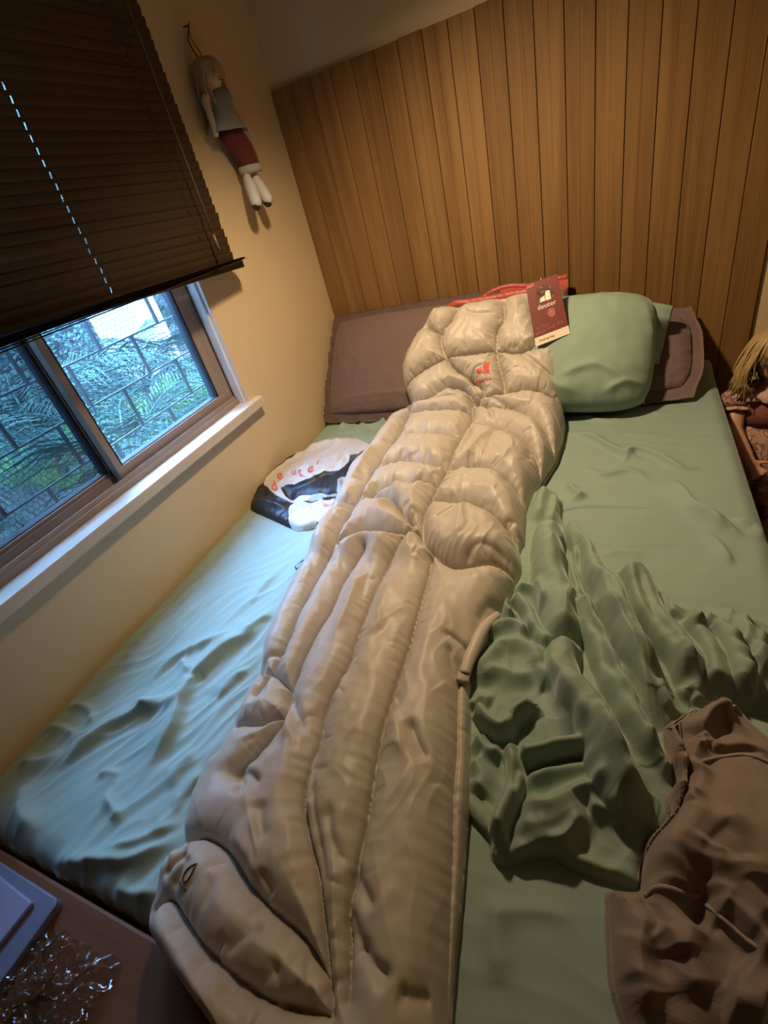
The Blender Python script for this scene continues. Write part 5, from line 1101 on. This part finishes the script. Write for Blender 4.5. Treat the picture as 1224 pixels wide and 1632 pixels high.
def slab(name, corners_px, z0, th, rad, mat, label, cat, zig=None, far=None):
    """flat rounded case; two of its corners are seen, the rest runs out of view"""
    p = [on_z(q, z0 + th - MT + MT)[:2] for q in corners_px]; e = p[1] - p[0]; e /= np.linalg.norm(e); g = np.array([e[1], -e[0]])
    if (p[2] - p[1]) @ g < 0: g = -g
    L1, L2 = far; c = p[1]; q = [c - e * L1, c, c + g * L2, c - e * L1 + g * L2]
    bm = bmesh.new(); ring = []
    for k in range(4):
        a_, b_, d_ = q[k - 1], q[k], q[(k + 1) % 4]; u = (a_ - b_) / np.linalg.norm(a_ - b_); w = (d_ - b_) / np.linalg.norm(d_ - b_); m = b_ + (u + w) * rad
        s_ = b_ + u * rad; t_ = b_ + w * rad
        for f_ in np.linspace(0, 1, 7):
            an = f_ * math.pi / 2; ring.append(m - w * rad * math.cos(an) * 1.0 - u * rad * math.sin(an) if False else m + (s_ - m) * math.cos(an) + (t_ - m) * math.sin(an))
    vb = [bm.verts.new((x, y, MT + z0)) for x, y in ring]; vt = [bm.verts.new((x, y, MT + z0 + th)) for x, y in ring]; n = len(ring)
    bm.faces.new(vt); bm.faces.new(vb[::-1])
    for i in range(n): bm.faces.new((vb[i], vb[(i + 1) % n], vt[(i + 1) % n], vt[i]))
    bmesh.ops.recalc_face_normals(bm, faces=bm.faces[:]); es = [e_ for e_ in bm.edges if abs(e_.verts[0].co.z - e_.verts[1].co.z) < 1e-6]
    bmesh.ops.bevel(bm, geom=es, offset=min(0.003, th * 0.3), segments=2, profile=0.6, affect='EDGES')
    o = from_bm(name, bm, mat); tag(o, label, cat); return o
slab('tablet_case', [(20, 1386), (95, 1434), (12, 1570)], TT - MT + 0.0005, 0.016, 0.012, M['case'], 'slate violet flat case with rounded corners on the table, lower of the pair', 'case', far=(0.20, 0.22))
slab('notebook_cover', [(10, 1404), (51, 1437), (0, 1508)], TT - MT + 0.0170, 0.010, 0.004, M['case2'], 'lilac grey slim cover lying on the larger slate case', 'notebook', far=(0.16, 0.18))
# clear crackly wrapper
def film(name):
    m, nt, b = new_mat(name); nt.nodes.remove(b); out = nt.nodes['Material Output']
    tr = nd(nt, 'ShaderNodeBsdfTransparent'); tr.inputs[0].default_value = (0.80, 0.78, 0.74, 1); gl = nd(nt, 'ShaderNodeBsdfGlossy'); gl.inputs['Roughness'].default_value = 0.10; gl.inputs[0].default_value = (0.9, 0.88, 0.85, 1)
    fr = nd(nt, 'ShaderNodeLayerWeight'); fr.inputs[0].default_value = 0.2; mx = nd(nt, 'ShaderNodeMixShader'); lk(nt, fr.outputs['Facing'], mx.inputs[0]); lk(nt, tr.outputs[0], mx.inputs[1]); lk(nt, gl.outputs[0], mx.inputs[2]); lk(nt, mx.outputs[0], out.inputs[0]); return m
M['film'] = film('clear_plastic_film')
n = 90; c0 = on_z((85, 1590), TT - MT); U, Vv = np.meshgrid(np.linspace(-1, 1, n), np.linspace(-1, 1, n))
x = c0[0] + 0.085 * U + 0.02 * perlin(U * 2, Vv * 2, 501); y = c0[1] - 0.012 + 0.075 * Vv + 0.02 * perlin(U * 2, Vv * 2, 502); rr_ = np.clip(1 - (U ** 2 + Vv ** 2) * 0.55, 0, 1)
z = TT + 0.0015 + rr_ * (0.030 * (ridged(U * 3 + perlin(U * 2, Vv * 2, 505), Vv * 3, 503)) + 0.018 * (1 - np.abs(perlin(U * 8, Vv * 8, 504))))
o = mesh_np('crinkled_sheet', np.stack([x, y, z], -1).reshape(-1, 3), grid_faces(n, n), M['film'], None, False)
wrp = tag(empty('plastic_wrapper', (c0[0], c0[1], TT)), 'clear crinkled plastic wrapper at the near corner of the table', 'wrapper'); adopt(o, wrp)

# ---------------------------------------------------------------- bodies built as one surface
def fused(name, caps, mat, parent, voxel=0.006, smooth_it=6, balls=()):
    """tapered limbs and balls fused into one skin (voxel remesh, then smoothed)"""
    bm = bmesh.new()
    for p, q, r0, r1 in caps:
        p, q = Vector(p), Vector(q); d = q - p; L = d.length
        v, f = tube_vf([tuple(p.lerp(q, t)) for t in np.linspace(0, 1, 5)], np.linspace(r0, r1, 5), 12)
        vs = [bm.verts.new(tuple(x)) for x in v]
        for fc in f: bm.faces.new([vs[i] for i in fc])
        for c, r in ((p, r0), (q, r1)): bmesh.ops.create_icosphere(bm, subdivisions=2, radius=r * 1.0, matrix=Matrix.Translation(c))
    for c, rx, ry, rz in balls: bmesh.ops.create_icosphere(bm, subdivisions=3, radius=1.0, matrix=Matrix.Translation(Vector(c)) @ Matrix.Diagonal((rx, ry, rz, 1)))
    me = bpy.data.meshes.new('tmp'); bm.to_mesh(me); bm.free(); o = bpy.data.objects.new('tmp', me); COL.objects.link(o)
    r = o.modifiers.new('r', 'REMESH'); r.mode = 'VOXEL'; r.voxel_size = voxel; s = o.modifiers.new('s', 'SMOOTH'); s.iterations = smooth_it; s.factor = 0.5
    dg = bpy.context.evaluated_depsgraph_get(); dg.update(); m2 = bpy.data.meshes.new_from_object(o.evaluated_get(dg)); bpy.data.objects.remove(o)
    m2.name = name; m2.materials.clear(); m2.materials.append(mat); m2.polygons.foreach_set('use_smooth', np.ones(len(m2.polygons), bool))
    o = bpy.data.objects.new(name, m2); COL.objects.link(o); o.parent = parent; return o
def loft(name, rings, mat, parent, caps=True, wob=0.0, seed=0, solid=0.0, n=28):
    """skirt/sleeve/jacket: stacked ellipses (centre, rx, ry, wave amplitude, waves)"""
    V = []; F = []
    for k, (c, rx, ry, am, wv) in enumerate(rings):
        for i in range(n):
            t = 2 * math.pi * i / n; s = 1 + am * math.sin(wv * t + seed + 0.3 * k) + wob * mnoise.noise(Vector((math.cos(t) * 2, math.sin(t) * 2, k * 0.7 + seed)))
            V.append((c[0] + rx * s * math.cos(t), c[1] + ry * s * math.sin(t), c[2]))
    for k in range(len(rings) - 1):
        for i in range(n):
            j = (i + 1) % n; F.append((k * n + i, k * n + j, (k + 1) * n + j, (k + 1) * n + i))
    if caps: F.append(tuple(range(n - 1, -1, -1))); F.append(tuple((len(rings) - 1) * n + i for i in range(n)))
    o = mesh_np(name, V, F, mat, parent)
    if solid: md = o.modifiers.new('thick', 'SOLIDIFY'); md.thickness = solid
    return o
M['rag_skin'] = weave('unbleached_doll_cloth', (0.60, 0.44, 0.30), 0.9, bump=0.2); M['straw'] = plain('straw_blond_hair', (0.42, 0.29, 0.13), 0.8, var=0.25, scale=40)
M['smock'] = weave('grey_green_smock', (0.245, 0.26, 0.215), 0.9, bump=0.3); M['maroon'] = weave('maroon_doll_trousers', (0.115, 0.026, 0.018), 0.9, bump=0.3); M['cuff'] = weave('pale_blue_cuff', (0.36, 0.37, 0.37), 0.9)
M['shoe'] = plain('off_white_shoe', (0.50, 0.50, 0.48), 0.6, var=0.06, scale=30); M['sole'] = plain('black_sole', (0.012, 0.012, 0.016), 0.5); M['brass'] = plain('brass_button', (0.62, 0.40, 0.13), 0.35, 0.6)
# rag doll hanging on the window wall; x away from the wall, y along it, z below the hook
HK = on_x((296, 43), 0.008)
rd = tag(empty('rag_doll', tuple(HK)), 'straw-haired rag doll in grey-green smock and maroon trousers hanging by a loop on the wall', 'doll')
def D(px, x): q = on_x(px, x); return np.array([q[0], q[1], q[2]]) - HK
def Dv(px, x): return tuple(D(px, x))
nail = tube('hook', [(-0.010, 0, 0.002), (0.014, 0, 0.0), (0.017, 0, 0.006)], 0.0022, M['wire'], rd, 6)
lp = cr([np.array((0.012, 0, 0)), D((304, 60), .016), D((318, 82), .026), D((326, 98), .034)], 5); tube('loop', lp, 0.0014, M['cord'], rd, 5)
lp = cr([np.array((0.012, 0.002, 0)), D((300, 62), .014), D((310, 84), .022), D((322, 98), .034)], 5); tube('loop', lp, 0.0022, M['cord'], rd, 5)
hd = D((334, 122), .048); ch = D((346, 150), .045); wa = D((356, 185), .042); hp = D((368, 212), .042); kL = D((389, 252), .046); kR = D((399, 250), .046); aL = D((395, 288), .052); aR = D((408, 287), .052)
fused('doll_body', [(tuple(hd), tuple(ch), .022, .020), (tuple(ch), tuple(wa), .026, .028), (tuple(wa), tuple(hp), .028, .026), (tuple(hp + [0, -.008, 0]), tuple(kL), .020, .015), (tuple(hp + [0, .008, 0]), tuple(kR), .020, .014), (tuple(kL), tuple(aL), .0135, .0115), (tuple(kR), tuple(aR), .0135, .0115),
    (tuple(ch + [0, -.024, .006]), Dv((326, 158), .044), .013, .012), (Dv((326, 158), .044), Dv((340, 200), .050), .012, .010), (Dv((340, 200), .050), Dv((344, 214), .052), .011, .010), (tuple(ch + [0, .026, .004]), Dv((374, 178), .036), .012, .011), (Dv((374, 178), .036), Dv((398, 210), .034), .011, .008), (Dv((398, 210), .034), Dv((402, 214), .034), .007, .005)], M['rag_skin'], rd, 0.0045, 5,
    balls=[(tuple(hd), .033, .036, .038)])
# straw hair falling over the bowed head
a = Acc(); r = random.Random(9)
for k in range(150):
    t = r.random() * 2 * math.pi; q = r.random() ** .5; top = hd + np.array([.010 * q * math.cos(t), .016 * q * math.sin(t), .042]); ln = r.uniform(.05, .095)
    out_ = np.array([.036 * math.cos(t), .042 * math.sin(t), .012]); out_[0] = max(out_[0], -.030)
    p = [top, hd + out_ * .8 + [0, 0, .026], hd + out_ * 1.05 + [0, 0, .0], hd + out_ * 1.02 + [r.gauss(0, .006), r.gauss(0, .010), -ln]]
    if math.cos(t) > 0.35 : p = p[:3] + [p[2] + np.array([0, r.gauss(0, .008), -.012 - .015 * r.random()])]
    v, fc = tube_vf(cr(p, 4), [.0035] * 12 + [.0012], 4); a.add(v, fc)
a.make('hair', M['straw'], rd, True)
a = Acc()
for s in (-1, 1):
    e = hd + np.array([.032, s * .012, .002]); v, fc = tube_vf([e, e + np.array([.003, 0, 0])], .0028, 8); a.add(v, fc)
m_ = hd + np.array([.033, 0, -.016]); v, fc = tube_vf([m_ + [0, -.006, .001], m_, m_ + [0, .006, .001]], .0014, 6); a.add(v, fc)
a.make('face_stitching', M['maroon'], rd, True)
md_ = lambda p, q, t: tuple(np.array(p) * (1 - t) + np.array(q) * t)
hem = D((362, 208), .044)
loft('smock', [(tuple(ch + [0, 0, .012]), .022, .024, 0, 1), (tuple(ch + [0, 0, -.004]), .033, .044, .02, 5), (md_(ch, wa, .5), .034, .047, .03, 5), (tuple(wa), .037, .054, .04, 6), (md_(wa, hem, .55), .042, .070, .06, 6), (tuple(hem + [.002, 0, -.006]), .046, .084, .10, 6)], M['smock'], rd, caps=False, solid=0.002)
for i in range(2): 
    p = wa + np.array([.044, .004 + .016 * i, -.012]); o = box('button', tuple(p - [0.003, .0048, .006]), tuple(p + [0.003, .0048, .006]), M['brass'], rd, 0.001)
kc = (kL + kR) / 2
loft('trousers', [(tuple(hp + [0, 0, .022]), .032, .042, 0, 1), (tuple(hp + [0, 0, -.006]), .034, .056, .03, 7), (md_(hp, kc, .5), .034, .054, .04, 7), (tuple(kc + [0, -.003, -.004]), .032, .048, .04, 6), (tuple(kc + [0, -.004, -.024]), .030, .046, .04, 6)], M['maroon'], rd)
loft('cuff', [(tuple(kc + [0, -.004, -.022]), .032, .048, .03, 6), (tuple(kc + [.001, -.004, -.033]), .034, .051, .03, 6), (tuple(kc + [.001, -.004, -.044]), .032, .048, .03, 6)], M['cuff'], rd)
for s, A0, toe in ((-1, aL, (408, 322)), (1, aR, (426, 317))):
    t_ = D(toe, .078); o = fused('shoe', [(tuple(A0 + [0, 0, .004]), tuple(A0 + [.004, 0, -.016]), .015, .021), (tuple(A0 + [.004, 0, -.016]), tuple(t_), .021, .020)], M['shoe'], rd, .004, 4)
    d_ = t_ - (A0 + np.array([.004, 0, -.016])); nn = np.array([-.25, -.35, -1.0]); nn /= np.linalg.norm(nn)
    sole = fused('sole', [(tuple(A0 + [.004, 0, -.016] + nn * .013), tuple(t_ + nn * .009 + d_ * .04), .0155, .0155)], M['sole'], rd, .004, 3); sole.parent = o
# ---------------------------------------------------------------- large doll standing between the bed and the corner, half out of view
M['doll_skin'] = plain('glossy_vinyl_skin', (0.56, 0.30, 0.19), 0.26, spec=0.6); M['blond'] = plain('matted_blond_hair', (0.40, 0.27, 0.11), 0.55, var=0.3, scale=60)
def floral(name):
    m, nt, b = new_mat(name); b.inputs['Roughness'].default_value = 0.85; tc = nd(nt, 'ShaderNodeTexCoord')
    v = nd(nt, 'ShaderNodeTexVoronoi', Scale=48.0); lk(nt, tc.outputs['Object'], v.inputs['Vector']); r = nd(nt, 'ShaderNodeValToRGB'); r.color_ramp.interpolation = 'CONSTANT'; e = r.color_ramp.elements
    e[0].position = 0; e[0].color = (0.16, 0.045, 0.035, 1); e[1].position = .30; e[1].color = (0.36, 0.22, 0.16, 1); x = e.new(.55); x.color = (0.22, 0.10, 0.075, 1); x = e.new(.72); x.color = (0.46, 0.32, 0.24, 1)
    n = nd(nt, 'ShaderNodeTexNoise', Scale=40.0, Detail=3.0); lk(nt, tc.outputs['Object'], n.inputs['Vector']); mx = nd(nt, 'ShaderNodeMath', operation='MULTIPLY_ADD'); mx.inputs[1].default_value = 1.1; lk(nt, n.outputs['Fac'], mx.inputs[0]); mz = nd(nt, 'ShaderNodeMath', operation='MULTIPLY_ADD'); mz.inputs[1].default_value = 0.5; mz.inputs[2].default_value = -0.22; lk(nt, v.outputs['Distance'], mz.inputs[0]); lk(nt, mz.outputs[0], mx.inputs[2])
    lk(nt, mx.outputs[0], r.inputs[0]); lk(nt, r.outputs[0], b.inputs['Base Color']); return m
M['floral'] = floral('pink_brown_floral_print'); M['bodice'] = weave('dusty_rose_bodice', (0.27, 0.10, 0.085), 0.85); M['lace'] = weave('pale_pink_lace', (0.50, 0.33, 0.26), 0.9, bump=0.5); M['doll_shoe'] = plain('dark_red_shoe', (0.14, 0.02, 0.015), 0.35)
DX, DY_ = 1.640, -0.300
ld = tag(empty('standing_doll', (DX, DY_, 0)), 'blond vinyl doll in pink floral dress standing beside the lamp-side bed edge', 'doll')
P3 = lambda x, y, z: (x - DX, y - DY_, MT + z)
sh_ = P3(1.548, -.262, -.045); el = P3(1.538, -.330, -.125); wr3 = P3(1.568, -.420, -.165)
hnd = P3(1.578, -.450, -.182)
rsh = P3(1.735, -.262, -.045); rel = P3(1.765, -.31, -.15); rwr = P3(1.745, -.38, -.21)
nk = P3(1.64, -.27, .015); hdc = P3(1.640, -.285, .105)
fused('doll_body', [(nk, hdc, .030, .04), (P3(1.64, -.27, -.02), P3(1.64, -.27, -.20), .062, .058), (sh_, el, .030, .026), (el, wr3, .027, .017), (rsh, rel, .030, .026), (rel, rwr, .026, .018), (sh_, rsh, .028, .028), (wr3, hnd, .016, .015), (rwr, P3(1.735, -.41, -.225), .017, .015),
    (P3(1.60, -.27, -.20), P3(1.60, -.27, -.34), .046, .034), (P3(1.68, -.27, -.20), P3(1.68, -.27, -.34), .046, .034), (P3(1.60, -.27, -.34), P3(1.60, -.265, -.46), .032, .022), (P3(1.68, -.27, -.34), P3(1.68, -.265, -.46), .032, .022)] +
    [(hnd, tuple(np.array(hnd) + v), .0085, .006) for v in ((.026, -.030, -.016), (.036, -.022, -.012), (.014, -.036, -.024), (.002, -.036, -.030))] + [(tuple(np.array(hnd) + [.008, .006, .004]), tuple(np.array(hnd) + [.040, .004, .006]), .008, .0065)] +
    [(P3(1.735, -.41, -.225), tuple(np.array(P3(1.735, -.41, -.225)) + v), .0085, .006) for v in ((-.020, -.030, -.016), (-.008, -.036, -.020), (.006, -.036, -.024), (.018, -.030, -.026), (-.030, -.004, .002))],
    M['doll_skin'], ld, 0.0042, 4, balls=[(hdc, .070, .076, .085), (P3(1.640, -.355, .088), .022, .014, .018), (P3(1.640, -.362, .100), .010, .012, .010)])
H0 = np.array(hdc)
for s in (-1, 1):
    e = H0 + np.array([s * .026, -.068, .006]); bm = bmesh.new(); bmesh.ops.create_uvsphere(bm, u_segments=12, v_segments=8, radius=.009, matrix=Matrix.Translation(Vector(e))); from_bm('eye', bm, M['sole'], ld, True)
tube('mouth', [H0 + [-.014, -.071, -.040], H0 + [0, -.077, -.043], H0 + [.014, -.071, -.040]], .0035, M['bodice'], ld, 6)
a = Acc(); r = random.Random(21)
for k in range(520):                         # loose waves over the shoulders
    t = r.uniform(-0.85 * math.pi, 0.85 * math.pi) + math.pi / 2; u = r.random(); rx, ry = .088, .092
    d = np.array([math.cos(t), math.sin(t), 0]); p0 = H0 + np.array([0, 0.004, .088]) + d * [.02 * u, .02 * u, 0]
    w = .020 * math.sin(k * 1.7); p = [p0, H0 + d * [rx * .75, ry * .75, 0] + [0, 0, .066], H0 + d * [rx * 1.06, ry * 1.06, 0] + [0, 0, .015 + .01 * r.gauss(0, 1)], H0 + d * [rx * (1.18 + .1 * r.random()), ry * 1.15, 0] + [w * .5, w * .3, -.045], H0 + d * [rx * (1.0 + .35 * r.random()), ry * (.95 + .3 * r.random()), 0] + [-w * .6, w * .4, -.085 - .035 * r.random()]]
    if math.sin(t) < -0.55: p = p[:3]
    v, fc = tube_vf(cr(p, 4), np.linspace(.0042, .0014, len(cr(p, 4))), 4); a.add(v, fc)
a.make('hair', M['blond'], ld, True)
loft('bodice', [(P3(1.64, -.27, .004), .040, .036, 0, 1), (P3(1.64, -.27, -.020), .082, .055, .01, 6), (P3(1.64, -.27, -.065), .088, .068, .02, 6), (P3(1.64, -.27, -.125), .078, .066, .02, 7)], M['bodice'], ld)
loft('lace_collar', [(P3(1.64, -.27, .010), .046, .042, .05, 12), (P3(1.64, -.27, -.004), .085, .066, .08, 12), (P3(1.64, -.27, -.022), .104, .078, .10, 13)], M['lace'], ld, caps=False, solid=.002, n=80)
loft('skirt', [(P3(1.64, -.27, -.120), .080, .068, .02, 9), (P3(1.64, -.275, -.165), .100, .088, .05, 10), (P3(1.64, -.285, -.230), .118, .108, .08, 11), (P3(1.64, -.290, -.300), .128, .120, .10, 11), (P3(1.64, -.290, -.335), .132, .126, .11, 11)], M['floral'], ld, caps=False, solid=.003, n=88)
for q0, q1 in ((sh_, el), (rsh, rel)):
    q0, q1 = np.array(q0), np.array(q1); d = (q1 - q0) / np.linalg.norm(q1 - q0)
    u = np.cross(d, [0, 0, 1.]); u /= np.linalg.norm(u); w = np.cross(d, u); V = []; F = []; prof_ = [(-.030, .030), (-.018, .044), (.004, .048), (.022, .043), (.032, .036), (.038, .045), (.046, .046)]; n = 48
    for k, (l, rr2) in enumerate(prof_):
        for i in range(n):
            t = 2 * math.pi * i / n; g = rr2 * (1 + (.05 if k < 5 else .12) * math.sin(9 * t + k * .4)); V.append(q0 + d * l + g * (math.cos(t) * u + math.sin(t) * w))
    for k in range(len(prof_) - 1):
        for i in range(n): j = (i + 1) % n; F.append((k * n + i, k * n + j, (k + 1) * n + j, (k + 1) * n + i))
    sl = mesh_np('puff_sleeve', V[:5 * n], [f_ for f_ in F if max(f_) < 5 * n], M['floral'], ld); md = sl.modifiers.new('t', 'SOLIDIFY'); md.thickness = .002
    rf = mesh_np('sleeve_ruffle', V[4 * n:], [tuple(i - 4 * n for i in f_) for f_ in F if min(f_) >= 4 * n], M['lace'], sl); md = rf.modifiers.new('t', 'SOLIDIFY'); md.thickness = .002
for x in (1.60, 1.68): fused('shoe', [(P3(x, -.262, -.478), P3(x, -.315, -.480), .020, .0195)], M['doll_shoe'], ld, .004, 3)
